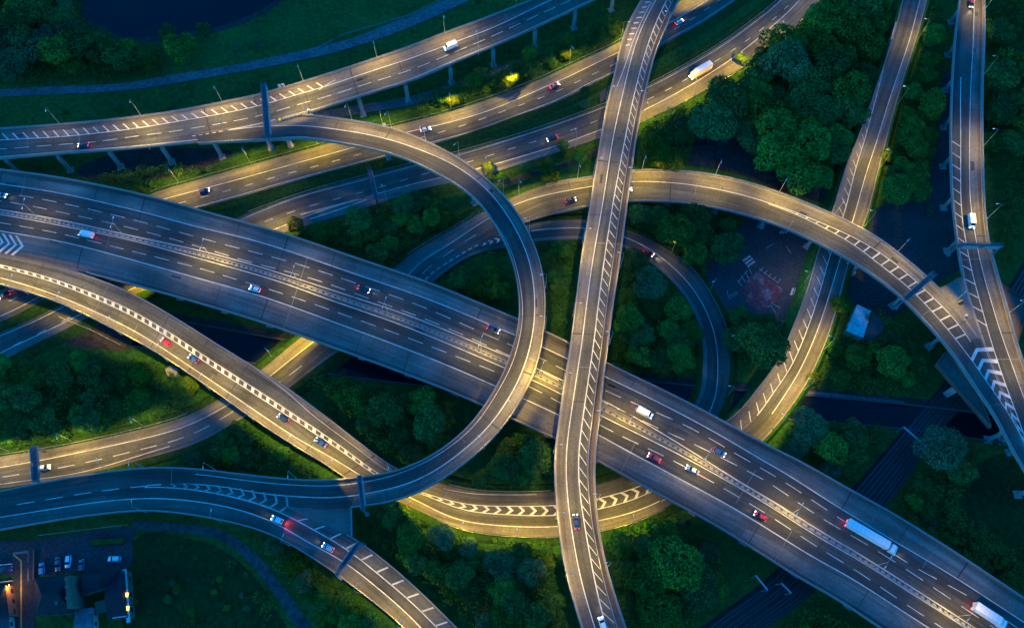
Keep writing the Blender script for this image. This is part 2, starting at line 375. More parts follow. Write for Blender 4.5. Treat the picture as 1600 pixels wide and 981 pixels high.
# ================================================================ the roads: edges surveyed as pairs (left x, left y, right x, right y, height)
RM = Road([(0,265,-28,390,10),(101,279,70,411,10),(222,304,185,440,10),(336,335,295,470,10),(450,367,405,503,10),(560,404,513,541,10),(669,441,620,580,10),(760,478,710,615,10),(854,518,800,655,10),(948,567,884,694,10),(1030,606,965,738,10),(1109,646,1038,778,10),(1187,689,1110,817,10),(1250,720,1172,855,10),(1331,766,1250,904,10),(1392,800,1310,938,10),(1486,858,1395,995,10),(1600,934,1505,1065,10)], ext=(45, 25))
RS = Road([(8,397,-10,443,10),(70,410,50,459,10),(130,428,105,479,9.9),(202,456,172,512,9.5),(276,497,244,551,9),(336,535,302,589,8.5),(390,568,352,624,8),(450,606,410,665,7.2),(507,648,468,702,6),(560,689,512,728,4.5),(618,731,560,760,3),(686,754,640,790,1.6),(740,767,715,825,.8),(800,770,790,836,.5),(867,768,872,838,.4),(933,757,950,826,.4),(985,740,1015,806,.4),(1040,712,1075,772,.5),(1095,682,1140,732,1),(1150,646,1199,682,1.8),(1187,601,1246,622,2.5),(1210,572,1264,592,3),(1239,508,1292,530,3.6),(1261,451,1311,467,4),(1278,392,1327,408,4),(1300,329,1353,342,4),(1321,259,1370,275,4),(1338,219,1383,228,4),(1358,165,1397,174,4),(1379,104,1415,113,4),(1397,50,1432,62,4),(1410,0,1447,8,4)], ext=(45, 40))
RA = Road([(0,202,4,249,12),(101,195,106,240.5,12),(202,185,210,233,12),(286,173,300,224,12),(353,160,367,218,12),(405,149,420,205,12),(440,139,452,191,12),(467,131,482,178,12),(568,99,582,146,12),(635,76,650,125,12),(703,50,720,95,12),(770,25,787,67,12),(850,-7,870,29,12),(928,-42,948,-8,12)], ext=(45, 50))
RL = Road([(300,206,306,226,12),(372,196,376,222,12),(420,187,424,220,12),(472,180,472,217.5,12.1),(528,186,514,222,12.3),(608,200,584,235,12.8),(662,220,635,250,13.2),(716,247,687,275,13.7),(757,277,728,300,14),(787,305,755,325,14.3),(817,345,780,364,14.7),(841,397,799,405,15.1),(850.5,438,808,444,15.4),(853,475,811,478,15.6),(852,508,809,508,15.8),(844,555,800,545,15.6),(829,599,787,580,15.2),(803,645,766,619,14.6),(770,687,737,660,13.7),(736,717,706,689,12.9),(686,753,664,717,11.6),(629,780,615,736,10.4),(568,791,562,745,9.4),(512,796,508,749.5,8.8),(450,793,450,747.5,8.2),(370,786,371,739,7.6),(296,783,300,731,7),(229,782,228,730,6.6),(161,786,158,738,6.2),(94,796,90,749,6),(0,814,-4,768,6)], ext=(0, 45))
RF = Road([(0,785,4,828,6),(94,772,97,812,6),(161,763,164,803,6.2),(229,757,229,798,6.6),(293,755,288,803,7),(353,763,340,812,7.6),(403,775,384,822,7.9),(450,793,430,838,8.2),(500,815,474,863,8.5),(548,836,523,895,8.5),(602,875,575,934,7.8),(656,922,625,975,6.8),(713,978,680,1035,5.6)], ext=(45, 45))
RN = Road([(1002,0,1061,0,10),(981,37,1043,40,10.5),(968,74,1026,80,11),(960,112,1015,120,11.6),(948,161,1004,169,12.2),(938,215,994,221,12.8),(929,270,987,274,13.6),(921,322,980,325,14.3),(908,400,970,403,15.4),(899,471,959,474,16.2),(891,535,951,537,16.8),(881,596,943,600,17),(873,650,938,652,17),(867,694,932,697,16.8),(865,734,930,737,16.5),(867,775,931,775,16),(872,825,936,823,15.4),(879,875,945,870,14.8),(890,922,957,915,14.2),(907,978,976,972,13.5)], ext=(45, 45))
RE = Road([(0,713,6,762,.5),(101,697,110,746,.5),(202,675,216,719,.5),(286,652,306,693,.6),(345,622,372,657,1),(407,579,441,614,1.6),(470,527,507,563,1.6),(545,475,588,511,1.2),(610,425,655,459,1),(635,401,672,432,1),(686,370,717,402,1.2),(756,330,775,370,1.8),(800,309,820,348,2.5),(850,289,866,335,3.2),(924,277,928,322,4.3),(988,267,985,316,5.2),(1052,267,1050,317,6.2),(1103,272,1092,322,7),(1170,286,1153,334,8),(1250,314,1222,356,9),(1311,340,1280,383,9.8),(1358,364,1322,405,10.3),(1392,387,1352,424,10.7),(1443,429,1402,461,11.3),(1473,458,1430,489,11.7),(1503,490,1458,519,12),(1530,527,1487,553,12),(1556,567,1510,587,12),(1580,612,1533,622,12),(1600,655,1556,655,12),(1622,705,1575,695,12),(1645,745,1603,742,12)], ext=(45, 35))
RR = Road([(1498,0,1538,0,12),(1491,60,1538,64,12),(1486,134,1535,138,12),(1484,218,1535,220,12),(1486,303,1537,303,12),(1493,370,1543,372,12),(1503,431,1557,425,12),(1517,480,1571,474,12),(1534,530,1586,530,12),(1556,590,1606,588,12),(1585,660,1630,650,12),(1605,712,1648,700,12)], ext=(45, 10))
R1 = Road([(-60,478,-40,520,.4),(20,444,40,484,.4),(110,385,135,425,.4),(180,335,210,368,.4),(232,304,247,345,.4),(286,288,298,328,.4),(370,264,380,306,.4),(450,242,460,283,.4),(540,217,552,258,.4),(612,198,624,239,.4),(703,175,716,213,.4),(787,147,803,182,.4),(850,122,868,160,.4),(905,96,923,132,.4),(968,66,990,98,.4),(1020,31,1042,66,.4),(1070,-2,1097,36,.4),(1130,-42,1155,-4,.4)], ext=(20, 40))
R2 = Road([(-60,548,-40,592,.4),(0,520,15,557,.4),(57,496,75,528,.4),(120,463,140,495,.4),(200,420,222,455,.4),(300,372,325,410,.4),(350,349,385,388,.4),(397,330,435,366,.4),(467,305,495,348,.4),(530,287,555,330,.4),(590,271,612,311,.4),(645,257,662,294,.4),(720,238,732,280,.4),(800,215,812,256,.4),(867,193,882,233,.4),(945,164,960,207,.4),(1012,134,1035,175,.4),(1069,104,1095,144,.4),(1130,67,1162,104,.4),(1187,25,1223,56,.4),(1222,-5,1267,15,.4),(1260,-55,1305,-30,.4)], ext=(20, 30))
RI = Road([(655,432,676,441,.97),(700,402,716,410,1.1),(740,380,752,394,1.4),(775,364,790,387,1.6),(827,348,836,377,1.6),(867,344,868,375,1.6),(916,343,914,374,1.5),(975,358,967,383,1.4),(1019,375,1008,404,1.3),(1056,399,1037,426,1.2),(1086,424,1064,454,1),(1109,458,1083,484,1),(1130,498,1095,515,1),(1140,539,1099,545,1),(1141,579,1098,583,1),(1135,620,1094,617,1),(1118,660,1080,640,1),(1085,705,1050,680,.8),(1030,742,1000,712,.6),(985,765,962,738,.45)])
RP = Road([(-20,141,-20,152,.25),(100,134,100,147,.25),(185,131,202,141,.25),(286,114,286,128,.25),(370,101,372,113,.25),(450,84,452,98,.25),(520,68,524,82,.25),(561,56,590,62,.25),(635,26,655,37,.25),(686,4,715,10,.25),(740,-22,762,-14,.25)], ext=(30, 30))
ALL = [RM, RS, RA, RL, RF, RN, RE, RR, R1, R2, RI, RP]

# ---------------------------------------------------------------- emission helpers
def sx(road, px, py): return road.locate(px, py)[0]
def seg(road, a, b): return sx(road, *a), sx(road, *b)
def viaduct(name, road, label, s0=0.0, s1=None):
    s1 = road.len if s1 is None else s1
    c = road.pt((s0 + s1) / 2, .5); return thing(name, (c[0], c[1], 0), label, 'viaduct')
def deck(root, road, bounds, mats, s0, s1, dz=0.0, depth=1.5, inset=0.0, name='carriageway'):
    mb = MB(); road.surface(mb, bounds, list(range(len(mats))), s0, s1, dz); mb.build(name, mats, root)
    mb = MB(); road.slab(mb, s0, s1, depth, inset=inset); mb.build('deck_slab', M['conc'], root)
def parapet(root, road, side, s0, s1, off=0.02, thick=.42, h=.95, rail=True):
    mb = MB(); road.wall(mb, side, s0, s1, off, thick, h * .62); o = mb.build('parapet', M['conc'], root)
    if rail:
        r = MB(); road.wall(r, side, s0, s1, off + thick / 2 - .05, .1, h + .25, h + .13)
        road.wall(r, side, s0, s1, off + thick / 2 - .04, .08, h - .05, h - .15)
        q = s0 + 1
        while q < s1:
            w = road.width(q); u = (off + thick / 2) / w; u = u if side == 'L' else 1 - u
            p = road.pt(q, u); r.box((p[0], p[1], p[2] + h * .62 + .3), (.09, .09, .62)); q += 3.0
        r.build('handrail', M['steel'], o)
BASES = []   # ground areas piers must stay off: filled with low roads
def low_clear(x, y, margin=.8):
    for rd in (R1, R2, RE, RI, RS):
        d = np.sum((rd.C[:, :2] - (x, y)) ** 2, axis=1); i = int(np.argmin(d))
        if rd.C[i, 2] < 3.5 and d[i] < (rd.w[i] / 2 + margin) ** 2: return False
    return True
def piers(root, road, s0, s1, step, us=(.22, .78), depth=1.5, r=.75, ph=9.0, zmin=2.8):
    q = s0 + ph
    while q < s1 - 2:
        zt = road.z(q) - depth
        if zt > zmin:
            sd = road.side(q); yaw = math.atan2(sd[1], sd[0]); ok = []
            for u in us:
                p = road.pt(q, u)
                if low_clear(p[0], p[1]): ok.append((u, p))
            for u, p in ok:
                mb = MB(); n = 8
                pts = [(p[0] + math.cos(yaw + (k + .5) * PI / 4) * r, p[1] + math.sin(yaw + (k + .5) * PI / 4) * r) for k in range(n)]
                mb.prism(pts, -.3, zt - .75)
                mb.box((p[0], p[1], .05), (2.6, 2.6, .5), yaw); mb.build('pier', M['conc_pier'], root)
            if ok:
                mb = MB(); a = road.pt(q, .1); b2 = road.pt(q, .9); a[2] = b2[2] = zt - .38; mb.beam(a, b2, 1.5, .8); mb.build('crosshead', M['conc_pier'], root)
        q += step
def joints(root, road, s0, s1, step, u0=.02, u1=.98, w=.5, ph=9.0, dz=.02, skip=.25):
    mb = MB(); q = s0 + ph
    while q < s1:
        if R.random() > skip:
            w_ = w * R.uniform(.4, 1.1); a = R.choice([u0, u0, .3]); b2 = R.choice([u1, u1, .7])
            mb.quad(road.pt(q - w_ / 2, a, dz), road.pt(q + w_ / 2, a, dz), road.pt(q + w_ / 2, b2, dz), road.pt(q - w_ / 2, b2, dz))
        q += step
    # odd square repairs in the surfacing
    for _ in range(int((s1 - s0) / 28)):
        q = R.uniform(s0 + 4, s1 - 6); u = R.uniform(.12, .8); l = R.uniform(1, 4.5); du = R.uniform(.6, 1.6) / road.width(q)
        mb.quad(road.pt(q, u, dz), road.pt(q + l, u, dz), road.pt(q + l, u + du, dz), road.pt(q, u + du, dz))
    marks(root, mb, '', 'joint')
    mb = MB()      # long sealed seams and a few pale filled joints
    for _ in range(int((s1 - s0) / 22)):
        q = R.uniform(s0 + 3, s1 - 30); l = R.uniform(8, 26); u = R.uniform(.04, .96)
        road.solid(mb, road.const(u + R.uniform(-.004, .004)), R.uniform(.10, .22), .018, q, q + l)
    marks(root, mb, '', 'joint'); mb = MB()
    q = s0 + ph + step / 2
    while q < s1:
        if R.random() < .4:
            a, b2 = R.choice([(.02, .3), (.3, .7), (.65, .98), (.02, .98)]); w_ = R.uniform(.15, .3)
            mb.quad(road.pt(q - w_ / 2, a, .016), road.pt(q + w_ / 2, a, .016), road.pt(q + w_ / 2, b2, .016), road.pt(q - w_ / 2, b2, .016))
        q += step
    marks(root, mb, '', 'pale_joint')
import bmesh
def paint_on(o, mb, m):
    """painted lines and sealed joints are surface pattern: they go into the mesh of the surface that carries them"""
    me = o.data; l = wloc(o); k = len(me.materials); me.materials.append(m); bm = bmesh.new(); bm.from_mesh(me)
    vs = [bm.verts.new((v[0] - l[0], v[1] - l[1], v[2] - l[2])) for v in mb.v]
    for f in mb.f:
        try: bm.faces.new([vs[i] for i in f]).material_index = k
        except ValueError: pass
    bm.to_mesh(me); bm.free(); return o
def marks(root, mb, name='lane_marking', mat='white'):
    if root is None: return mb.build(name, M[mat])
    o = root if root.type == 'MESH' else [c for c in COL.objects if c.parent == root and c.name.startswith('carriageway')][0]
    return paint_on(o, mb, M[mat])
def skirt(name, road, s0, s1, sides, slope=1.6, mat='verge_grass', extra=1.5, parent=None):
    mb = MB()
    for sd in sides:
        prev = None
        for q in road.rng(s0, s1):
            w = road.width(q); z = road.z(q); sh = extra + .8; out = sh + z * slope
            sg = lambda m: (-m / w if sd == 'L' else 1 + m / w)
            a = road.pt(q, sg(-.05), -.06); b2 = road.pt(q, sg(sh), -.1); c = road.pt(q, sg(out)); c[2] = -.05
            if prev: mb.quad(prev[0], a, b2, prev[1]); mb.quad(prev[1], b2, c, prev[2])
            prev = (a, b2, c)
    o = mb.build(name, M[mat], parent); struct(o); return o
def ground_road(name, road, bounds, mats, s0=0.0, s1=None, dz=0.0):
    s1 = road.len if s1 is None else s1
    mb = MB(); road.surface(mb, bounds, list(range(len(mats))), s0, s1, dz); return struct(mb.build(name, mats))
def barrier(road, side, s0, s1, off, label, group='crash barriers along the roads'):
    """steel crash barrier: a corrugated rail on posts, standing off metres outside (negative) or inside an edge"""
    c = road.pt((s0 + s1) / 2, .5); root = thing('crash_barrier', (c[0], c[1], c[2]), label, 'barrier')
    mb = MB(); road.wall(mb, side, s0, s1, off, .09, .78, .48); q = s0 + .5
    while q < s1:
        w = road.width(q); u = (off + .13) / w; u = u if side == 'L' else 1 - u; p = road.pt(q, u); mb.box((p[0], p[1], p[2] + .25), (.1, .1, .7)); q += 3.2
    mb.build('guard_rail', M['steel'], root)

# ================================================================ motorway
m_ = RM
nL = m_.line([(0,285),(101,301),(185,320),(303,352),(400,375.5),(491,405),(669,467),(803.6,522.8),(884,559.5),(946,588),(1069,649),(1150,693.7),(1284.5,776),(1385,838),(1493,900.6),(1600,969.5)], (1, 1))
sL = m_.line([(0,363),(101,380.5),(235,416),(336,443),(400,461),(474,486.5),(632,544.7),(775,604),(937,680),(980,704),(1062,748),(1150,796),(1251,858.5),(1446,978)], (1, 1))
mN = m_.line([(34,332),(202,367),(336,396),(450,430),(509,449),(615,483.5),(788.5,554),(860,584),(938,622),(1000,655),(1150,748),(1234,798),(1352,870),(1523,979)], (1, 1))
mS = m_.line([(0,336),(101,355),(202,375.5),(303,402.5),(450,445),(484,458),(615,503.5),(669,525),(788.5,575.6),(860,607),(938,649.5),(1053,706),(1150,759),(1251,822),(1352,882),(1506.5,979.6)], (1, 1))
d1 = m_.line([(55,308),(150,328),(259,356),(378,389),(515,427.6),(646,473),(770,527),(960,617),(1076,666),(1190,731),(1272,783),(1419,881),(1512,928)], (1, 1))
d2 = m_.line([(38,319),(98,332),(181,350),(325,389),(391,410),(509,441.4),(615,480),(700,512.5),(880,598),(1045,677),(1073,688),(1185,743),(1266,798.7),(1424,894),(1503,947)], (1, 1))
d3 = m_.line([(22,353),(92,366),(196,391.5),(306,418),(378,440),(523,486.8),(634,527),(710,556),(820,600),(960,676.5),(1046,715.7),(1161,780),(1274,852),(1387,925)], (1, 1))
rt = viaduct('motorway_viaduct', RM, 'broad motorway viaduct of five lanes with a central reservation, running corner to corner')
b = [m_.const(0), m_.off('L', 1.9), m_.shift(nL, -.15), m_.shift(mN, .9), m_.shift(mS, -.6), m_.shift(sL, .15), m_.off('R', 1.6), m_.const(1)]
deck(rt, RM, b, [M['verge'], M['shoulder'], M['lane'], M['median'], M['lane'], M['shoulder'], M['verge']], 0, RM.len, depth=1.7)
parapet(rt, RM, 'L', 0, RM.len); parapet(rt, RM, 'R', sx(RM, 120, 424), RM.len)
piers(rt, RM, 0, RM.len, 18.5, (.1, .37, .63, .9), 1.7, .85); joints(rt, RM, 0, RM.len, 18.5)
mb = MB(); m_.solid(mb, nL, .3); m_.solid(mb, sL, .32); m_.solid(mb, m_.shift(mN, .2), .3); m_.solid(mb, m_.shift(mS, -.1), .32)
for k, d in enumerate((d1, d2, d3)): m_.dash(mb, d, 5.6, 9.0, .22, (.5, 6.6, 3.2)[k])
marks(rt, mb)
mb = MB(); gs = sx(RM, 3, 382); lo = m_.const(.965)
for k in range(4):
    q = sx(RM, -22 + 11.5 * k, 372)
    m_.chev(mb, m_.shift(sL, .9), m_.off('R', .3), 99, 3.2, 1.05, .45, q, q + 1)
marks(rt, mb, 'gore_chevron')
# central reservation: twin guard rails with the pale concrete blocks between
cb = MB()
mid = Line(m_, 0, m_.len, (mN.us * .42 + mS.us * .58)); q = 0.0
rails = MB()
for off_ in (-.55, .55):
    prev = None; ln = m_.shift(mid, off_)
    for q in m_.rng(0, m_.len):
        h = .06 / m_.width(q); u = ln.u(q); P = [m_.pt(q, u - h, .5), m_.pt(q, u - h, .82), m_.pt(q, u + h, .82), m_.pt(q, u + h, .5)]
        if prev:
            for k in range(4): rails.quad(prev[k], P[k], P[(k + 1) % 4], prev[(k + 1) % 4])
        prev = P
q = 0.0; k = 0
while q < m_.len - 1.2:
    L_ = 1.0 if (k // 14) % 3 else 1.5
    c = m_.pt(q + L_ / 2, mid.u(q)); t = m_.tan(q); cb.box((c[0], c[1], c[2] + .22), (L_, .62, .44), math.atan2(t[1], t[0])); q += L_ + .85; k += 1
nf = len(rails.f); rails.add(cb.v, cb.f, 1); rails.build('central_barrier', [M['steel'], M['conc_pier']], rt)

# ================================================================ upper left viaduct and the tall loop
a_ = RA
aN = a_.line([(0,218.6),(101,213.6),(202,202),(286,188),(370,173),(420,161),(501,138),(602,104),(703,69),(770,44),(850,5)], (1, 1))
aD = a_.line([(29,231.5),(154,222),(217,212),(266,207),(306,199.5),(380,186),(420,177),(456,166.5),(492,157),(528,146),(566,133.5),(635,112),(673,98),(740,70),(836,26)], (1, 1))
aS = a_.line([(0,246),(101,238),(202,230),(303,220)], (1, 0))
aS2 = a_.line([(358,203),(400,194),(430,186),(491,172),(568,147.5),(650,121),(703,98),(787,64),(850,35)], (0, 1))
rt = viaduct('approach_viaduct', RA, 'two lane viaduct on tall piers across the top left, beneath the tall sign gantry')
s_split = sx(RA, 303, 200); e = RA.len
b = [a_.const(0), a_.off('L', .9), a_.shift(aN, -.1), Line(a_, 0, e, np.maximum(a_.const(.93).us, aN.us)), a_.const(1)]
deck(rt, RA, b, [M['verge'], M['shoulder'], M['lane_old'], M['verge']], 0, e, inset=.25)
parapet(rt, RA, 'L', 0, e); parapet(rt, RA, 'R', 0, s_split - 2); parapet(rt, RA, 'R', sx(RA, 476, 180), e)
piers(rt, RA, 0, e, 19.5, (.24, .93), 1.5, .85, 6); joints(rt, RA, 0, e, 19.5, ph=6)
mb = MB(); a_.solid(mb, aN, .3); a_.dash(mb, aD, 5.4, 8.3, .24); a_.solid(mb, aS, .26); a_.solid(mb, aS2, .28)
marks(rt, mb)
mb = MB(); tA = Line(a_, 0, e, aN.us * .42); a_.ticks(mb, tA, a_.shift(aN, -.15), 3.8, 1.9, .6, .2, sx(RA, 505, 133)); a_.solid(mb, a_.line([(498,141),(510,133),(523,125)], sig=.5), .25); a_.dash(mb, a_.line([(296,214),(320,210.5),(348,205)], sig=1), 1.4, 2.6, .3); marks(rt, mb, 'hatching')

l_ = RL
lO = l_.line([(358,203),(400,198),(472,198),(545,205),(602,217),(649,232),(703,254),(753,289),(787,329),(800,348.6),(821,390.6),(833.6,444),(835,471),(832,522),(820,569),(800,612.6),(775,651.7),(736,692),(669,741),(602,764),(541,776),(467,775.5),(400,771),(370,762.5),(293,754.8),(229,759)], (0, 0))
lI = l_.line([(306,224),(376,219.5),(472,214),(528,222),(593,236),(660,260),(715,291),(751,322),(783,362),(802,401),(811,440),(816,468),(815,508),(800,569),(773,618),(751,653),(703,697),(652,727),(588,749),(541,757),(467,757),(400,752),(308,740)], (0, 0))
rt = viaduct('loop_ramp', RL, 'tall curling loop ramp with a single lane, swinging across the motorway')
e = RL.len; s_p = sx(RL, 546, 770)
b = [l_.const(0), l_.off('L', .8), lO, Line(l_, 0, e, np.maximum(lI.us + .05, lO.us)), l_.const(1)]
sE = sx(RL, 229, 760)
cut = l_.s > s_p
b = [l_.const(0), Line(l_, 0, e, np.where(cut, 0, .8 / l_.w)), Line(l_, 0, e, np.where(cut, 0, lO.us)), Line(l_, 0, e, np.where(cut, 1 - 1.2 / l_.w, b[3].us)), l_.const(1)]
deck(rt, RL, b, [M['verge'], M['shoulder'], M['lane'], M['verge']], 1, e, .012)
parapet(rt, RL, 'L', sx(RL, 474, 180), s_p); parapet(rt, RL, 'R', 1, e)
piers(rt, RL, 30, e, 20, (.5,), 1.5, 1.0, 4); joints(rt, RL, 20, e, 20, ph=14)
mb = MB(); l_.solid(mb, lO, .28); l_.solid(mb, lI, .2)
l_.dash(mb, l_.line([(229,759),(161,767),(120,772.5),(60,783),(0,792)], (0, 0)), 5.5, 9, .24)
marks(rt, mb)

# ================================================================ merging slip ramp, lower left
f_ = RF
fS = f_.line([(0,808),(94,793),(161,783),(225,778.5),(293,782),(353,791),(450,826.6),(460.5,836.7),(541,880),(602,929),(655.6,979)], (1, 1))
fN = f_.line([(229,760),(289,763.7),(353,774),(400,786),(450,805),(467,815),(534.5,853.5),(602,905.6),(682.5,979)], (0, 1))
fT = f_.line([(229,759),(293,754.8),(370,762.5),(420,771),(456,777),(480,777)])
rt = viaduct('slip_ramp', RF, 'low slip ramp at the bottom left that joins the loop ramp')
e = RF.len; sn = sx(RF, 546, 838)
b = [f_.const(0), f_.shift(fN, -.1), f_.shift(fS, .1), f_.off('R', .9), f_.const(1)]
deck(rt, RF, b, [M['lane_old'], M['lane'], M['lane_old'], M['verge']], 0, e, .024)
parapet(rt, RF, 'R', 0, e); parapet(rt, RF, 'L', sn, e)
piers(rt, RF, 0, e, 20, (.5,), 1.5, .9, 12); joints(rt, RF, 0, e, 16, ph=8)
g = [(440,790),(500,795),(547,793),(549,838),(520,826),(480,808)]
mb = MB(); top = [W(x, y, 8.55) for x, y in g]; mb.prism([(p[0], p[1]) for p in top], 7.0, 8.56); mb.build('gore_slab', M['shoulder'], rt)
mb = MB(); p0, p1 = W(549, 793, 8.6), W(550, 838, 8.6); mb.beam(p0 + (0, 0, .3), p1 + (0, 0, .3), .5, 1.2); mb.build('end_wall', M['conc'], rt)
mb = MB(); f_.solid(mb, fS, .28, .045); f_.solid(mb, fN, .28, .045)
f_.ticks(mb, f_.shift(fN, -.3), Line(f_, 0, e, np.maximum(fN.us - 3.4 / f_.w, .06)), 6.0, 2.4, .55, sx(RF, 466, 815), sx(RF, 705, 1000), dz=.07)
marks(rt, mb)
mb = MB(); f_.chev(mb, fT, fN, 3.6, 1.6, .8, .55, sx(RF, 268, 760), sx(RF, 452, 790), dz=.1); marks(rt, mb, 'gore_chevron', 'worn_white')

# ================================================================ the tallest road: north-south bridge
n_ = RN
n1 = n_.line([(1023.7,0),(1005,37),(990,80),(981,112),(970,161),(958,215),(949,270),(941,322),(927,400),(917,471),(909,535),(900,596),(891.5,650),(885.5,700),(885,740),(886.7,775),(893,825),(902,875),(912,922),(928,978)], (1, 1))
n2 = n_.line([(1043.8,0),(1026,37),(1010,80),(1000,112),(988,161),(977.5,215),(966.5,270),(957,322),(945,400),(935.5,471),(928,535),(919,596),(911,650),(905,700),(904,740),(906.7,775),(915,825),(924,875),(933,922),(946,978)], (1, 1))
n3 = n_.line([(1017,0),(1000,37),(986,74),(974,112),(963,135)])
rt = viaduct('high_bridge', RN, 'tallest curved road bridge crossing everything from top to bottom with slanted white ticks')
e = RN.len
b = [n_.const(0), n_.off('L', .8), n1, n2, Line(n_, 0, e, n2.us + (1 - n2.us) * .52), n_.off('R', .7), n_.const(1)]
deck(rt, RN, b, [M['conc'], M['shoulder'], M['lane_old'], M['lane_old'], M['verge'], M['conc']], 0, e, depth=1.7)
parapet(rt, RN, 'L', 0, e); parapet(rt, RN, 'R', 0, e)
piers(rt, RN, 0, e, 24, (.3, .72), 1.7, .85, 12); joints(rt, RN, 0, e, 24, ph=12)
mb = MB(); n_.solid(mb, n1, .28); n_.solid(mb, n2, .32); n_.solid(mb, n3, .22); marks(rt, mb)
tb = Line(n_, 0, e, n2.us + (1 - n2.us) * .47)
mb = MB(); n_.ticks(mb, n_.shift(n2, .2), tb, 3.95, 3.2, .42, .5, e - 4)
n_.ticks(mb, n_.off('L', 2.2), n_.shift(n3, -.8), 3.3, -.4, .7, .5, sx(RN, 985, 75)); marks(rt, mb, 'hatching')
mb = MB(); ln = Line(n_, 0, e, n2.us + (1 - n2.us) * .54); prev = None
for q in n_.rng(0, e):
    h = .07 / n_.width(q); u = ln.u(q); P = [n_.pt(q, u - h, .45), n_.pt(q, u - h, .8), n_.pt(q, u + h, .8), n_.pt(q, u + h, .45)]
    if prev:
        for k in range(4): mb.quad(prev[k], P[k], P[(k + 1) % 4], prev[(k + 1) % 4])
    prev = P
q = 1
while q < e: p = n_.pt(q, ln.u(q)); mb.box((p[0], p[1], p[2] + .3), (.12, .12, .6)); q += 3
mb.build('crash_rail', M['steel'], rt)

# ================================================================ sweeping ramp (left) that becomes the ring road and the straight rising road (right)
s_ = RS
sN = s_.line([(0,413.5),(67,431),(134.5,454.5),(202,483),(269,522),(336,567),(450,641),(458,647),(518,686),(598,739),(630,756)], (1, 0))
sS2 = s_.line([(0,417.5),(67,436),(134.5,461),(202,491),(269,531),(336,576),(450.5,650),(518,694),(588,740),(620,758)], (1, 0))
sE_ = s_.line([(0,434),(67,455),(134.5,481.4),(202,513),(269,555),(336,599),(410,649),(467,687),(528,722),(558,742.5),(600,765)], (1, 0))
sH = s_.line([(366,552),(450,612.6),(489,650),(568,704),(620,731)])
cU = s_.line([(640,763),(659,769),(719.5,784.5),(787,789.6),(850,789.8),(880,788),(934.5,778.5),(998,759),(1030,747)])
cL = s_.line([(640,765),(662,773),(719.5,794.6),(787,803),(850,805),(870,804.7),(934.5,795),(1015,769),(1040,757)])
cS = s_.line([(625,776),(635.5,781),(692.6,804.7),(753,818),(800,822),(867,822),(936,812.5),(1032,782)])
cN = s_.line([(686,757),(736,768.5),(800,772),(837,772)])
gL = s_.line([(1183.6,649),(1210.5,609),(1247.5,549),(1278,464.6),(1298,397),(1320,329),(1331.6,286),(1352,215),(1372,141),(1390.5,67),(1400,35)])
gR = s_.line([(1205.5,649),(1227,616),(1261,555),(1291,475),(1313,406),(1336.7,329),(1358.5,255.6),(1385,171.5),(1412,91),(1437.6,0)], (0, 1))
sA, sB, sD = sx(RS, 595, 745), sx(RS, 1135, 690), RS.len
rt = viaduct('sweeping_ramp', RS, 'sweeping two way ramp leaving the motorway at the left with a ladder marked centre line', 0, sA)
b = [s_.const(0), s_.off('L', 1.6), sN, sE_, s_.off('R', .8), s_.const(1)]
deck(rt, RS, b, [M['shoulder'], M['lane_old'], M['lane_old'], M['shoulder'], M['verge']], 0, sA, .012)
parapet(rt, RS, 'R', 0, sA); parapet(rt, RS, 'L', sx(RS, 125, 426), sA)
piers(rt, RS, 20, sA, 17, (.2, .8), 1.5, .7, 6); joints(rt, RS, 20, sA, 17, ph=6)
mb = MB(); s_.solid(mb, sN, .26, s1=sA); s_.solid(mb, sS2, .26, s1=sA); s_.solid(mb, sE_, .26, s1=sA); s_.solid(mb, sH, .16, s1=sA)
s_.ticks(mb, sN, sS2, 3.2, .7, 1.25, .5, sA - 1); marks(rt, mb)
b = [s_.const(0), s_.off('L', .7), Line(s_, 0, sD, s_.line([(640,755),(690,762),(800,776),(867,775),(940,765),(1020,728)], (0, 1)).us), cL, cS, s_.const(1)]
rg = ground_road('ring_road', RS, [s_.const(0), s_.off('L', .9), cU, cL, cS, s_.const(1)], [M['verge'], M['lane_old'], M['lane_old'], M['lane_old'], M['shoulder']], sA, sB)
mb = MB(); s_.solid(mb, cU, .26, s0=sA); s_.solid(mb, cL, .26, s0=sA); s_.solid(mb, cS, .26, s0=sA); s_.solid(mb, cN, .16)
s_.solid(mb, s_.line([(1035,782),(1060,768)]), .2)
s_.chev(mb, s_.shift(cU, .1), s_.shift(cL, -.1), 3.9, 1.5, 1.1, .5, sx(RS, 664, 771), sx(RS, 1008, 762)); marks(rg, mb)
rg2 = ground_road('embanked_road', RS, [s_.const(0), s_.off('L', .5), gL, gR, s_.off('R', .4), s_.const(1)], [M['conc'], M['shoulder'], M['lane_old'], M['shoulder'], M['conc']], sB, sD)
mb = MB(); s_.solid(mb, gL, .3); s_.solid(mb, gR, .26)
tA = Line(s_, 0, sD, gL.us * .48)
s_.ticks(mb, tA, s_.shift(gL, -.15), 4.6, -3.0, .42, sx(RS, 1165, 660), sx(RS, 1383, 100)); marks(rg2, mb)
skirt('road_embankment', RS, sx(RS, 660, 780), sx(RS, 1100, 700), ('L', 'R'))
skirt('road_embankment', RS, sB + 2, sD, ('L', 'R'), slope=.55, extra=.1, mat='grass')
c = s_.pt(sx(RS, 1285, 370), 0)
for sd, lb in (('L', 'low concrete parapet along the west edge of the straight rising road'), ('R', 'low concrete parapet along the east edge of the straight rising road')):
    s0_, s1_ = (sx(RS, 1165, 640), sx(RS, 1393, 62)) if sd == 'L' else (sx(RS, 1200, 670), sx(RS, 1372, 260))
    mb = MB(); s_.wall(mb, sd, s0_, s1_, .02, .4, .8); o = mb.build('road_parapet', M['conc']); tag(o, lb, 'parapet')

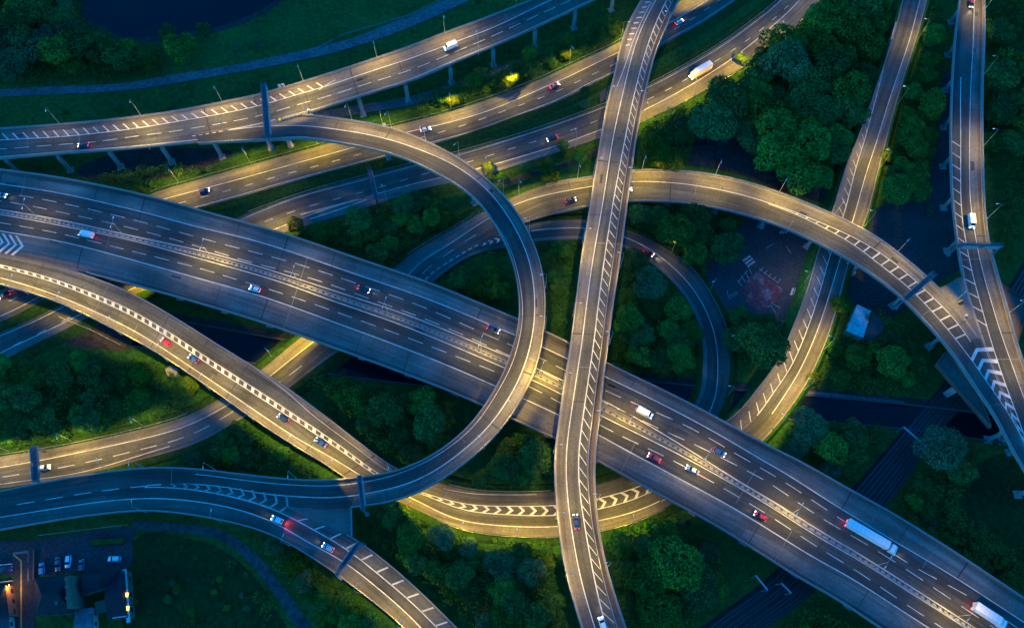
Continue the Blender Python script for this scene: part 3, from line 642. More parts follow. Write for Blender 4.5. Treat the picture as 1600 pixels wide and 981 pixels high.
# ================================================================ west road that turns into the great arc, right-hand viaduct
e_ = RE
eN = e_.line([(0,730),(118,707),(235,682),(319.5,652),(360,630),(422,587),(491,533.6),(560,482),(640,430),(654,412),(700,384),(764,340),(800,321),(860.5,304),(924.5,291),(988,284),(1052,286),(1119.5,296),(1187,313),(1225,325),(1260,339),(1330,369),(1400,413),(1452,460),(1500,508),(1517,535)], (1, 0))
eS = e_.line([(0,757),(67,748),(134.5,737),(202,717),(262,698)], (1, 0))
eL = e_.line([(1200,318.5),(1240,333),(1285,355),(1332,381),(1366,407.5),(1406,438),(1446,475),(1486,522),(1513,556),(1531.5,582),(1553,612),(1577,649),(1596,678)], (0, 1))
eD = e_.line([(0,746),(100,729),(146,720),(233,699),(262,692),(300,678),(360,645),(434,598),(470,574),(500,549)], (1, 0))
eD2 = e_.line([(660,428),(690,404),(735,371),(770,352)])
rR = e_.line([(1515,406),(1531.5,472),(1553,547),(1571,600),(1590,652),(1600,681)])
eW = e_.line([(814,348),(850,335),(867,332),(924,319)])
s1_ = sx(RE, 860, 310); eE = RE.len
bnd = [e_.const(0), e_.off('L', .8), e_.shift(eN, -.1), Line(e_, 0, eE, np.full(len(e_.s), .93)), e_.const(1)]
wr = ground_road('west_road', RE, bnd, [M['shoulder'], M['shoulder'], M['lane_old'], M['shoulder']], 0, s1_)
mb = MB(); e_.solid(mb, eN, .26, s1=s1_); e_.solid(mb, eS, .22); e_.dash(mb, eD, 5.4, 9, .22); e_.dash(mb, eD2, 5, 10.5, .2)
ids = e_.line([(664,436),(690,417.5),(716,400),(745,383),(758,377)]); e_.dash(mb, ids, 1.8, 3.0, .34); marks(wr, mb)
skirt('road_embankment', RE, 0, s1_, ('L',)); skirt('road_embankment', RE, 0, sx(RE, 560, 480), ('R',))
rt = viaduct('arc_ramp', RE, 'great arching ramp that climbs rightwards under the tallest bridge to a chevron gore', s1_, eE)
s2_ = sx(RE, 1517, 535); cut = e_.s > s2_
b = [e_.const(0), Line(e_, 0, eE, np.where(cut, 0, .8 / e_.w)), Line(e_, 0, eE, np.where(cut, 0, np.minimum(eN.us, .9))), e_.const(.93), e_.const(1)]
deck(rt, RE, b, [M['conc'], M['shoulder'], M['lane_old'], M['verge']], s1_, eE)
parapet(rt, RE, 'L', s1_, sx(RE, 1473, 458)); parapet(rt, RE, 'R', s1_, eE)
piers(rt, RE, s1_, eE, 19, (.25, .75), 1.5, .75, 8); joints(rt, RE, s1_, eE, 19, ph=8)
mb = MB(); e_.solid(mb, eN, .26, s0=s1_); e_.solid(mb, eL, .26); marks(rt, mb)
mb = MB(); e_.ticks(mb, eN, eL, 3.9, -.5, .5, sx(RE, 1245, 335), sx(RE, 1512, 535))
e_.chev(mb, rR, eL, 3.75, -2.2, 1.25, .62, sx(RE, 1529, 555), sx(RE, 1612, 690), dz=.06); marks(rt, mb, 'hatching')
r_ = RR
rl = r_.line([(1501,120),(1501,200),(1501,250),(1502,330),(1508,371),(1515,406),(1531.5,472),(1553,547),(1571,600),(1590,652),(1600,681)], (0, 1))
rr = r_.line([(1522.7,0),(1520,84),(1516,168),(1515,252),(1517,329),(1523,357),(1533,414),(1553.6,488),(1584,575.6),(1600,623)], (1, 1))
rt = viaduct('right_viaduct', RR, 'straight viaduct down the right side that meets the arching ramp at the gore')
e = RR.len
deck(rt, RR, [r_.const(0), r_.off('L', .8), r_.shift(rr, .2), r_.off('R', 1.9), r_.off('R', .8), r_.const(1)], [M['conc'], M['lane'], M['shoulder'], M['verge'], M['conc']], 0, e, .012)
parapet(rt, RR, 'L', 0, sx(RR, 1503, 431)); parapet(rt, RR, 'R', 0, e)
piers(rt, RR, 0, e, 19, (.25, .75), 1.5, .75, 8); joints(rt, RR, 0, e, 19, ph=8)
mb = MB(); r_.solid(mb, rl, .28, .035); r_.solid(mb, rr, .24, .035); marks(rt, mb)
mb = MB(); r_.ticks(mb, Line(r_, 0, e, np.full(len(r_.s), .06)), r_.shift(rl, -.15), 5.3, 2.3, .42, sx(RR, 1500, 220), sx(RR, 1535, 505), dz=.07); marks(rt, mb, 'hatching')
g = [(1462,448),(1474,458),(1504,431),(1518,478),(1535,530),(1556,590),(1500,500)]
mb = MB(); pp = [W(x, y, 11.98) for x, y in ((1466,452),(1504,430),(1519,478),(1536,530),(1562,600),(1530,530),(1500,490))]; mb.prism([(p[0], p[1]) for p in pp], 10.4, 11.985); mb.build('gore_slab', M['shoulder'], rt)
for poly, z in (([(1463,569),(1478,549),(1530,618),(1548,668)], 10.6), ([(1560,443),(1608,472),(1588,537)], 10.6)):
    pp = [W(x, y, z) for x, y in poly]; mb = MB(); mb.prism([(p[0], p[1]) for p in pp], z - 1.6, z)
    for i in range(len(pp)):
        mb.beam(pp[i] + (0, 0, .35), pp[(i + 1) % len(pp)] + (0, 0, .35), .25, .7)
    mb.build('pier_platform', M['verge'], rt)
    c_ = np.mean(pp, axis=0); mb = MB(); mb.box((c_[0], c_[1], z / 2 - 1), (2.2, 2.2, z - 1.2), .6); mb.build('pier', M['conc_pier'], rt)

# ================================================================ surface dual carriageway, inner loop, footpath
q_ = R1
k1 = q_.line([(0,462),(252,313),(345,288),(450,259),(555,230),(642,205),(679,197),(770,171.5),(850,136),(901,114),(961,84),(1049,35),(1103,2)], (1, 1))
k2 = q_.line([(30,480),(306,324),(370,306),(450,283),(501,269.5),(602,243),(682,220),(770,195.5),(850,164),(867,158),(918,132),(958,113.5),(1032,70),(1103,30),(1150,0)], (1, 1))
k3 = q_.line([(15,470),(365,296),(425,278),(498,259),(561,241.5),(691,206),(721,197),(783,175.6),(842,154),(930,115),(1085,29),(1108,12)], (1, 1))
c1r = ground_road('eastbound_carriageway', R1, [q_.const(0), q_.shift(k1, 0), q_.const(.96), q_.const(1)], [M['shoulder'], M['lane_old'], M['shoulder']])
mb = MB(); q_.solid(mb, k1, .3); q_.solid(mb, k2, .22); q_.dash(mb, k3, 3.2, 8.7, .24); marks(c1r, mb)
q_ = R2
j1 = q_.line([(0,525),(60,499),(400,331),(467,306),(568,281),(650,258.5),(722,241),(800,217),(867,195.5),(945,166.5),(1012,137),(1069,107),(1130,70.5),(1187,29),(1220,1)], (1, 1))
j2 = q_.line([(60,523),(120,494),(440,357),(490,333),(588,303),(660,285),(720,270),(800,249),(880,225),(938,203.5),(1005,173),(1069,139.6),(1136,97.5),(1203.6,43.7),(1247,3)], (1, 1))
j3 = q_.line([(40,531),(95,503.5),(428,340.5),(498,318),(580,297),(640,279),(700,262),(790,235),(823.5,224.7),(890,205),(919,194),(1034,145.5),(1060,131),(1136,84),(1183,52),(1225,15)], (1, 1))
c2r = ground_road('westbound_carriageway', R2, [q_.const(0), q_.const(.04), q_.shift(j2, 0), q_.const(1)], [M['shoulder'], M['lane_old'], M['shoulder']])
mb = MB(); q_.solid(mb, j1, .22); q_.solid(mb, j2, .3); q_.dash(mb, j3, 3.2, 8.9, .24)
q_.solid(mb, q_.line([(468,336),(500,328),(545,315),(590,304)]), .28); q_.solid(mb, q_.line([(480,345),(525,330),(570,313)]), .28); marks(c2r, mb)
q_ = RI
il = q_.line([(830,361),(867,357.5),(914,357),(975,370),(1035,404),(1069,436),(1096,471),(1113,512),(1121,555),(1119.5,606),(1109,644.6)])
ilr = ground_road('inner_loop_road', RI, [q_.const(0), q_.off('L', .8), il, q_.off('R', 1.4), q_.const(1)], [M['verge'], M['lane_old'], M['lane'], M['shoulder']], dz=.012)
mb = MB(); q_.solid(mb, il, .26)
gU = e_.line([(735,382),(760,373),(785,366)]); q1 = q_.line([(745,384),(765,374.5),(790,367)]); q2 = q_.line([(745,386),(765,381),(790,378)])
q_.chev(mb, q1, q2, 2.6, 1.1, .9, .5, sx(RI, 752, 380), sx(RI, 786, 372)); marks(ilr, mb)
skirt('road_embankment', RI, sx(RI, 800, 355), RI.len - 20, ('L', 'R'), extra=.6)
for rd in (R1, R2): skirt('road_verge', rd, 0, rd.len, ('L', 'R'), extra=2.5, slope=4)
ground_road('footpath', RP, [RP.const(0), RP.const(1)], [M['path']])

# crash barriers that edge the roads on the ground
barrier(R1, 'L', sx(R1, 235, 305), R1.len - 30, -.7, 'steel crash barrier along the north verge of the upper surface carriageway')
barrier(R1, 'R', sx(R1, 310, 322), R1.len - 30, -.5, 'steel crash barrier along the grass median, beside the upper surface carriageway')
barrier(R2, 'L', sx(R2, 400, 330), R2.len - 30, -.5, 'steel crash barrier along the grass median, beside the lower surface carriageway')
barrier(R2, 'R', sx(R2, 740, 276), R2.len - 30, -.7, 'steel crash barrier on the wooded south verge of the lower surface carriageway')
barrier(RS, 'R', sx(RS, 690, 815), sx(RS, 1040, 795), -.4, 'steel crash barrier curving along the south verge of the yellow lit ring road')
barrier(RS, 'L', sx(RS, 690, 755), sx(RS, 860, 768), -.4, 'steel crash barrier along the wooded north side of the ring road')
barrier(RE, 'L', 5, sx(RE, 300, 650), -.5, 'steel crash barrier on the north verge of the road at the left edge')
barrier(RE, 'L', sx(RE, 640, 400), sx(RE, 750, 335), -.5, 'steel crash barrier where the arching ramp starts beside the dark wood')
barrier(RI, 'L', sx(RI, 1060, 402), sx(RI, 1138, 520), -.1, 'striped steel crash barrier along the outside of the dark inner loop road')
# ================================================================ ground, water, paths, railway
def poly_sheet(name, px, z, mat, kind='structure', parent=None):
    pp = [W(x, y, z) for x, y in px]; P = np.array(pp); P = np.concatenate([P, P[:1]])
    # soften the outline a little
    out = []
    n = len(pp)
    for i in range(n):
        a, b2, c, d = pp[(i - 1) % n], pp[i], pp[(i + 1) % n], pp[(i + 2) % n]
        for k in range(4):
            t = k / 4; out.append(.5 * ((2 * b2) + (c - a) * t + (2 * a - 5 * b2 + 4 * c - d) * t * t + (3 * b2 - a - 3 * c + d) * t ** 3))
    mb = MB(); mb.add(out, [tuple(range(len(out)))]); o = mb.build(name, M[mat] if isinstance(mat, str) else mat, parent)
    if kind: o['kind'] = kind
    return o
def sharp_sheet(name, px, z, mat, parent=None):
    mb = MB(); pp = [W(x, y, z) for x, y in px]; mb.add(pp, [tuple(range(len(pp)))]); o = mb.build(name, M[mat], parent)
    if parent is None: o['kind'] = 'structure'
    return o
mb = MB(); S_ = 2500; mb.quad((-S_, -S_, 0), (S_, -S_, 0), (S_, S_, 0), (-S_, S_, 0)); struct(mb.build('ground', M['grass']))
poly_sheet('river', [(130,-70),(138,0),(146,30),(165,47),(200,56),(240,57),(290,51),(340,42),(385,26),(432,-2),(480,-70)], .06, 'water')
poly_sheet('river_bank', [(112,-80),(122,5),(135,40),(160,58),(200,66),(242,66),(292,59),(345,49),(390,33),(440,2),(490,-70)], .03, 'dirt')
# canal with stone edges
cA = [(215,492),(330,512),(420,528),(520,543),(620,557),(760,575),(900,588),(1000,596),(1100,606),(1240,617),(1420,634),(1560,650),(1700,668)]
cB = [(205,540),(330,556),(420,570),(520,584),(620,597),(760,612),(900,626),(1000,634),(1100,644),(1240,655),(1420,670),(1560,690),(1700,710)]
canal = Road([(a[0], a[1], b2[0], b2[1], .05) for a, b2 in zip(cA, cB)])
mb = MB(); canal.surface(mb, [canal.const(0), canal.const(1)], [0]); struct(mb.build('canal', M['water']))
for sd in 'LR':
    mb = MB(); canal.wall(mb, sd, 0, canal.len, -.6, .6, .5); o = mb.build('canal_wall', M['wet_stone'])
    tag(o, 'stone edge along the %s side of the dark canal' % ('north' if sd == 'L' else 'south'), 'wall')
mb = MB(); canal.surface(mb, [canal.const(-.0), canal.const(0.0)], [0]); 
tow = Road([(a[0] - 2, a[1] - 13, a[0], a[1] - 4, .04) for a in cA]); mb = MB(); tow.surface(mb, [tow.const(0), tow.const(1)], [0]); struct(mb.build('towpath', M['dirt']))
# local streets with the red painted junction
poly_sheet('local_street', [(1095,455),(1108,410),(1140,378),(1165,345),(1215,335),(1275,365),(1310,385),(1300,440),(1270,500),(1225,520),(1180,505),(1130,480)], .05, 'street')
poly_sheet('back_street', [(1305,380),(1380,322),(1440,270),(1486,250),(1500,330),(1505,410),(1470,440),(1420,480),(1370,500),(1330,470)], .04, 'street')
poly_sheet('north_street', [(1470,130),(1490,120),(1484,300),(1440,330),(1380,335),(1420,300),(1462,240)], .06, 'street')
poly_sheet('red_junction', [(1158,452),(1164,444),(1170,433),(1177,431),(1183,424),(1190,429),(1199,432),(1205,441),(1213,444),(1222,452),(1217,461),(1219,468),(1208,474),(1203,480),(1192,479),(1184,484),(1177,477),(1168,476),(1165,465)], .09, 'redtarmac')
mb = MB()
def dashpx(x0, y0, x1, y1, w, z=.12):
    p0, p1 = W(x0, y0, z), W(x1, y1, z); d = p1 - p0; d /= np.linalg.norm(d); q = np.array([-d[1], d[0], 0]) * w / 2; mb.quad(p0 - q, p0 + q, p1 + q, p1 - q)
for (ox, oy) in ((0, 0), (5, 4.2), (-5, -4.2)): dashpx(1164.5 + ox * .7, 412 + oy, 1176 + ox * .7, 404 + oy, .75)
for k in range(3): dashpx(1236 + k * 5, 461, 1239.5 + k * 5, 450, .75)
for k in range(3): dashpx(1218.5 + k * 4.4, 365, 1222 + k * 4.4, 360, .7)
for k in range(4): dashpx(1153 + k * 5.5, 438 - k * 6.5, 1159 + k * 5.5, 447 - k * 6, .2)
for k in range(5): dashpx(1187 + k * 7, 424 + k * 4.5, 1192 + k * 7, 418 + k * 4.5, .2)
dashpx(1153, 441, 1168, 423, .18); dashpx(1137, 464, 1152, 456, .16); dashpx(1139, 467, 1153, 459, .16); dashpx(1197, 388, 1208, 381, .2); dashpx(1229, 385, 1236, 396, .2)
dashpx(1207, 474, 1219, 481, .2); dashpx(1205, 478, 1213, 490, .2); dashpx(1250, 432, 1247, 440, .2); dashpx(1136, 454, 1139, 466, .2); dashpx(1186, 420, 1216, 442, .16)
struct(marks(None, mb, 'street_marking', 'worn_white'))
poly_sheet('earth_bank', [(1075,255),(1095,205),(1135,190),(1200,215),(1260,265),(1335,300),(1300,318),(1240,305),(1170,278),(1110,262)], .03, 'dirt')
poly_sheet('earth_yard', [(1470,800),(1500,740),(1590,705),(1680,740),(1680,930),(1560,905),(1490,855)], .04, 'rough_grass')
poly_sheet('bare_earth', [(85,515),(135,492),(190,520),(205,545),(150,545),(100,535)], .03, 'dirt')
poly_sheet('bare_earth', [(0,490),(55,470),(110,455),(90,478),(50,494),(0,512)], .03, 'dirt')
poly_sheet('under_deck_earth', [(120,265),(200,235),(340,232),(360,245),(300,268),(220,285),(160,285)], .035, 'dirt')
def trail(name, pts, w, mat='path', z=.05):
    rd = Road([(x - 0, y - w, x, y + w, z) for x, y in pts], sig=3); mb = MB(); rd.surface(mb, [rd.const(0), rd.const(1)], [0]); struct(mb.build(name, M[mat])); return rd
t1 = trail('service_track', [(470,184),(520,178),(580,168),(640,158),(700,140),(760,120),(810,100)], 7, 'path')
t2 = Road([(208,812,206,826,.05),(280,818,278,832,.05),(338,824,332,838,.05),(378,845,366,857,.05),(408,872,394,884,.05),(442,915,424,922,.05),(468,950,450,960,.05),(500,1000,480,1012,.05)], sig=3)
mb = MB(); t2.surface(mb, [t2.const(0), t2.const(1)], [0]); struct(mb.build('dirt_track', M['track']))
trail('footway', [(935,860),(965,855),(1005,843),(1040,830),(1085,812)], 4, 'dirt')
trail('footway', [(778,287),(815,278),(860,266),(905,250),(940,235)], 4, 'dirt')
trail('footway', [(930,529),(955,525),(990,518)], 5, 'path')
trail('footway', [(1236,612),(1300,618),(1420,632)], 4, 'path')
# housing street and car park
poly_sheet('car_park', [(-30,848),(60,842),(200,824),(206,850),(203,885),(160,893),(110,895),(56,900),(20,900),(-30,885)], .05, 'street')
sharp_sheet('side_street', [(22,866),(58,860),(56,900),(54,1000),(20,1000),(22,900)], .08, 'lane_street') if 'lane_street' in M else sharp_sheet('side_street', [(22,866),(58,860),(56,900),(54,1000),(20,1000),(22,900)], .08, 'street')
mb = MB()
for k in range(7): dashpx(21 + k * 3.2, 863.5 - k * .4, 23 + k * 3.2, 863.2 - k * .4, .3); dashpx(21 + k * 3.2, 865.3 - k * .4, 23 + k * 3.2, 865 - k * .4, .3)
dashpx(43.8, 859, 43.8, 877, .14); dashpx(43.8, 888, 43.8, 908, .16); dashpx(60, 836, 200, 819, .18)
struct(marks(None, mb, 'street_marking', 'worn_white'))
mb = MB(); dashpx(21, 866, 33, 876, .35, .13); dashpx(33, 876, 33, 1000, .35, .13); struct(marks(None, mb, 'yellow_line', 'yellow_paint'))
mb = MB(); p0, p1 = W(55, 858, 0), W(54.5, 905, 0); mb.beam(p0 + (0, 0, .5), p1 + (0, 0, .5), .35, 1.0); tag(mb.build('brick_wall', M['brick']), 'low brick wall between the side street and the car park', 'wall')
# railway
rA = [(1060,1010),(1096,979),(1203,899),(1328,766),(1429,650),(1492,578),(1545,500),(1600,408),(1660,310)]
rB = [(1140,1035),(1172,1000),(1283,915),(1385,790),(1478,662),(1535,600),(1592,520),(1650,425),(1720,310)]
RRW = Road([(a[0], a[1], b2[0], b2[1], .1) for a, b2 in zip(rA, rB)], ext=(30, 20)); e = RRW.len
mb = MB(); RRW.surface(mb, [RRW.const(0), RRW.const(1)], [0]); struct(mb.build('railway_ballast', M['ballast']))
mb = MB(); sl = MB()
for uc in (.2, .45, .7, .9):
    lc = RRW.const(uc)
    for o_ in (-.72, .72):
        ln = RRW.shift(lc, o_); prev = None
        for q in RRW.rng(0, e):
            h = .05 / RRW.width(q); u = ln.u(q); P = [RRW.pt(q, u - h, .12), RRW.pt(q, u - h, .3), RRW.pt(q, u + h, .3), RRW.pt(q, u + h, .12)]
            if prev:
                for k in range(3): mb.quad(prev[k], P[k], P[k + 1], prev[k + 1])
            prev = P
    q = 0
    while q < e: c = RRW.pt(q, uc); t = RRW.tan(q); sl.box((c[0], c[1], .15), (.28, 2.5, .12), math.atan2(t[1], t[0])); q += .8
struct(mb.build('rails', M['rail'])); struct(sl.build('railway_sleepers', M['sleeper']))
def rail_gantry(px0, px1, lab):
    p0, p1 = W(*px0, 6.5), W(*px1, 6.5); c = (p0 + p1) / 2; root = thing('rail_gantry', (c[0], c[1], 0), lab, 'gantry')
    mb = MB(); mb.beam(p0, p1, .45, .5); mb.build('beam', M['steel'], root)
    for p in (p0, p1): mb = MB(); mb.box((p[0], p[1], 3.2), (.35, .35, 6.6)); mb.build('post', M['steel'], root)
rail_gantry((1412,667), (1446,697), 'thin overhead line gantry across the railway above the motorway')
rail_gantry((1181,899), (1199,921), 'pale overhead line gantry over the railway below the motorway')
rail_gantry((1221,911), (1236,926), 'faint overhead line mast over the railway nearest the motorway deck')

# ================================================================ occupancy raster (1 m)
GX0, GY0, GN, GM = -340, -80, 680, 520
occ = np.zeros((GM, GN), bool); occ_low = np.zeros((GM, GN), bool)
def fill(rd, m, zmax=99):
    for i, q in enumerate(rd.s):
        if rd.C[i, 2] > zmax: continue
        w = rd.w[i]; n = int((w + 2 * m) / .7) + 2
        for u in np.linspace(-m / w, 1 + m / w, n):
            p = rd.L[i] + (rd.R[i] - rd.L[i]) * u
            for d in (0, .75):
                x = int(p[0] + rd.T[i][0] * d - GX0); y = int(p[1] + rd.T[i][1] * d - GY0)
                if 0 <= x < GN and 0 <= y < GM:
                    occ[y, x] = True
                    if rd.C[i, 2] < 5: occ_low[y, x] = True
for rd in ALL + [RRW, t2]: fill(rd, .6)
fill(canal, .8)
def inpoly(px, py, poly):
    c = False; n = len(poly); j = n - 1
    for i in range(n):
        xi, yi = poly[i]; xj, yj = poly[j]
        if (yi > py) != (yj > py) and px < (xj - xi) * (py - yi) / (yj - yi) + xi: c = not c
        j = i
    return c
def blockpx(poly):
    pts = [W(x, y)[:2] for x, y in poly]; xs = [p[0] for p in pts]; ys = [p[1] for p in pts]
    for y in range(int(min(ys)), int(max(ys)) + 1):
        for x in range(int(min(xs)), int(max(xs)) + 1):
            if 0 <= x - GX0 < GN and 0 <= y - GY0 < GM and inpoly(x + .5, y + .5, pts): occ[y - GY0, x - GX0] = occ_low[y - GY0, x - GX0] = True
blockpx([(120,-70),(135,30),(165,54),(240,62),(340,47),(432,4),(490,-70)])
blockpx([(-30,835),(210,820),(206,1000),(-30,1000)])
blockpx([(1110,430),(1145,385),(1175,350),(1275,370),(1290,440),(1250,495),(1200,500),(1140,475)])
def free(x, y, r):
    for k in range(10):
        a = 2 * PI * k / 10
        for rr in ((r, r * .5) if r > 2 else (r,)):
            i, j = int(x + math.cos(a) * rr - GX0), int(y + math.sin(a) * rr - GY0)
            if 0 <= i < GN and 0 <= j < GM and occ[j, i]: return False
    return True
def cell_free(x, y, arr=None):
    arr = occ if arr is None else arr
    i, j = int(x - GX0), int(y - GY0); return not (0 <= i < GN and 0 <= j < GM and arr[j, i])

# ================================================================ trees and bushes
def crown(name, seed, nl, lobes, leaf, flat=.85, mat='leafA', spread=.6):
    r = random.Random(seed); L = [((0, 0, 1.15), .62)]
    for k in range(lobes):
        a = k * 2.399 + r.uniform(-.4, .4); el = r.uniform(-.25, .95) ; d = spread * r.uniform(.8, 1.12) * math.cos(el * .9)
        L.append(((math.cos(a) * d, math.sin(a) * d, 1.15 + flat * spread * math.sin(el) * 1.05), r.uniform(.26, .44)))
    mb = MB(); tot = sum(x[1] ** 2 for x in L)
    for c, rad in L:
        n = int(nl * rad * rad / tot)
        for _ in range(n):
            v = Vector((r.gauss(0, 1), r.gauss(0, 1), r.gauss(.25, 1))).normalized(); rr = rad * (1 - abs(r.gauss(0, .10)))
            if r.random() < .06: rr *= r.uniform(1.0, 1.22)
            p = Vector(c) + Vector((v.x * rr, v.y * rr, v.z * rr * flat))
            if any((p - Vector(c2)).length < r2 * .72 for c2, r2 in L if (c2, r2) != (c, rad)): continue
            nrm = (v + Vector((r.gauss(0, .55), r.gauss(0, .55), r.gauss(0, .45)))).normalized()
            a = nrm.orthogonal().normalized(); b2 = nrm.cross(a); t = r.uniform(0, 2 * PI); a, b2 = a * math.cos(t) + b2 * math.sin(t), b2 * math.cos(t) - a * math.sin(t)
            s = leaf * r.uniform(.6, 1.35); mb.quad(p - a * s, p - b2 * s * .62 + nrm * s * .15, p + a * s, p + b2 * s * .62 + nrm * s * .15)
    o = mb.build(name, M[mat], link=False); return o.data
def trunk(seed):
    r = random.Random(seed); mb = MB(); mb.tube((0, 0, -.02), (.02, 0, .55), .075, .055, 7); mb.tube((.02, 0, .55), (0, .03, 1.15), .055, .025, 6)
    for k in range(5):
        a = k * 1.26 + r.uniform(-.3, .3); z0 = r.uniform(.45, .75); mb.tube((.01, 0, z0), (math.cos(a) * .45, math.sin(a) * .45, z0 + r.uniform(.4, .65)), .032, .010, 5)
    return mb.build('trunk', M['bark'], link=False).data
TRUNKS = [trunk(5), trunk(6)]
SPEC = {}
for k, (nm, mats, nl, lb, lf, fl, sp) in enumerate((('round', 'leafA', 5600, 14, .050, .9, .58), ('dark', 'leafB', 5200, 13, .053, .85, .62), ('willow', 'leafC', 6000, 16, .043, .75, .66), ('lime', 'leafD', 4600, 11, .052, .9, .55), ('ragged', 'leafB', 3600, 11, .060, .7, .70), ('thorn', 'leafA', 4000, 10, .058, .75, .62))):
    SPEC[nm] = [crown('crown', 40 + k * 7 + j, nl, lb + j, lf, fl, mats, sp) for j in range(3)]
NT = 0
def pxm(x, y, z=6.0): return F * (CT + (y - CY) / F * ST) / (CAMZ - z)   # photograph pixels per metre there
def tree(x, y, r, spec, label, group=None, px=True, name='tree', squash=1.0):
    """x, y: where the crown shows in the survey photograph; r: crown radius in photograph pixels"""
    global NT
    rm = r / pxm(x, y); zc = rm * 1.2 * squash; p = W(x, y, zc)
    root = thing(name, (p[0], p[1], 0), label, 'tree' if name == 'tree' else 'bush', group, R.uniform(0, 6.28)); root.scale = (rm * R.uniform(.86, 1.2), rm * R.uniform(.86, 1.2), rm * squash * R.uniform(.85, 1.12))
    c = bpy.data.objects.new('crown' if name == 'tree' else 'foliage', R.choice(SPEC[spec])); COL.objects.link(c); c.parent = root
    t = bpy.data.objects.new('trunk' if name == 'tree' else 'stems', R.choice(TRUNKS)); COL.objects.link(t); t.parent = root
    PLACED.append((p[0], p[1], rm)); NT += 1; return root
PLACED = []
def tree_free(x, y, rm, k=.75):
    for a, b2, r2 in PLACED:
        if (a - x) ** 2 + (b2 - y) ** 2 < (k * (rm + r2)) ** 2: return False
    return True
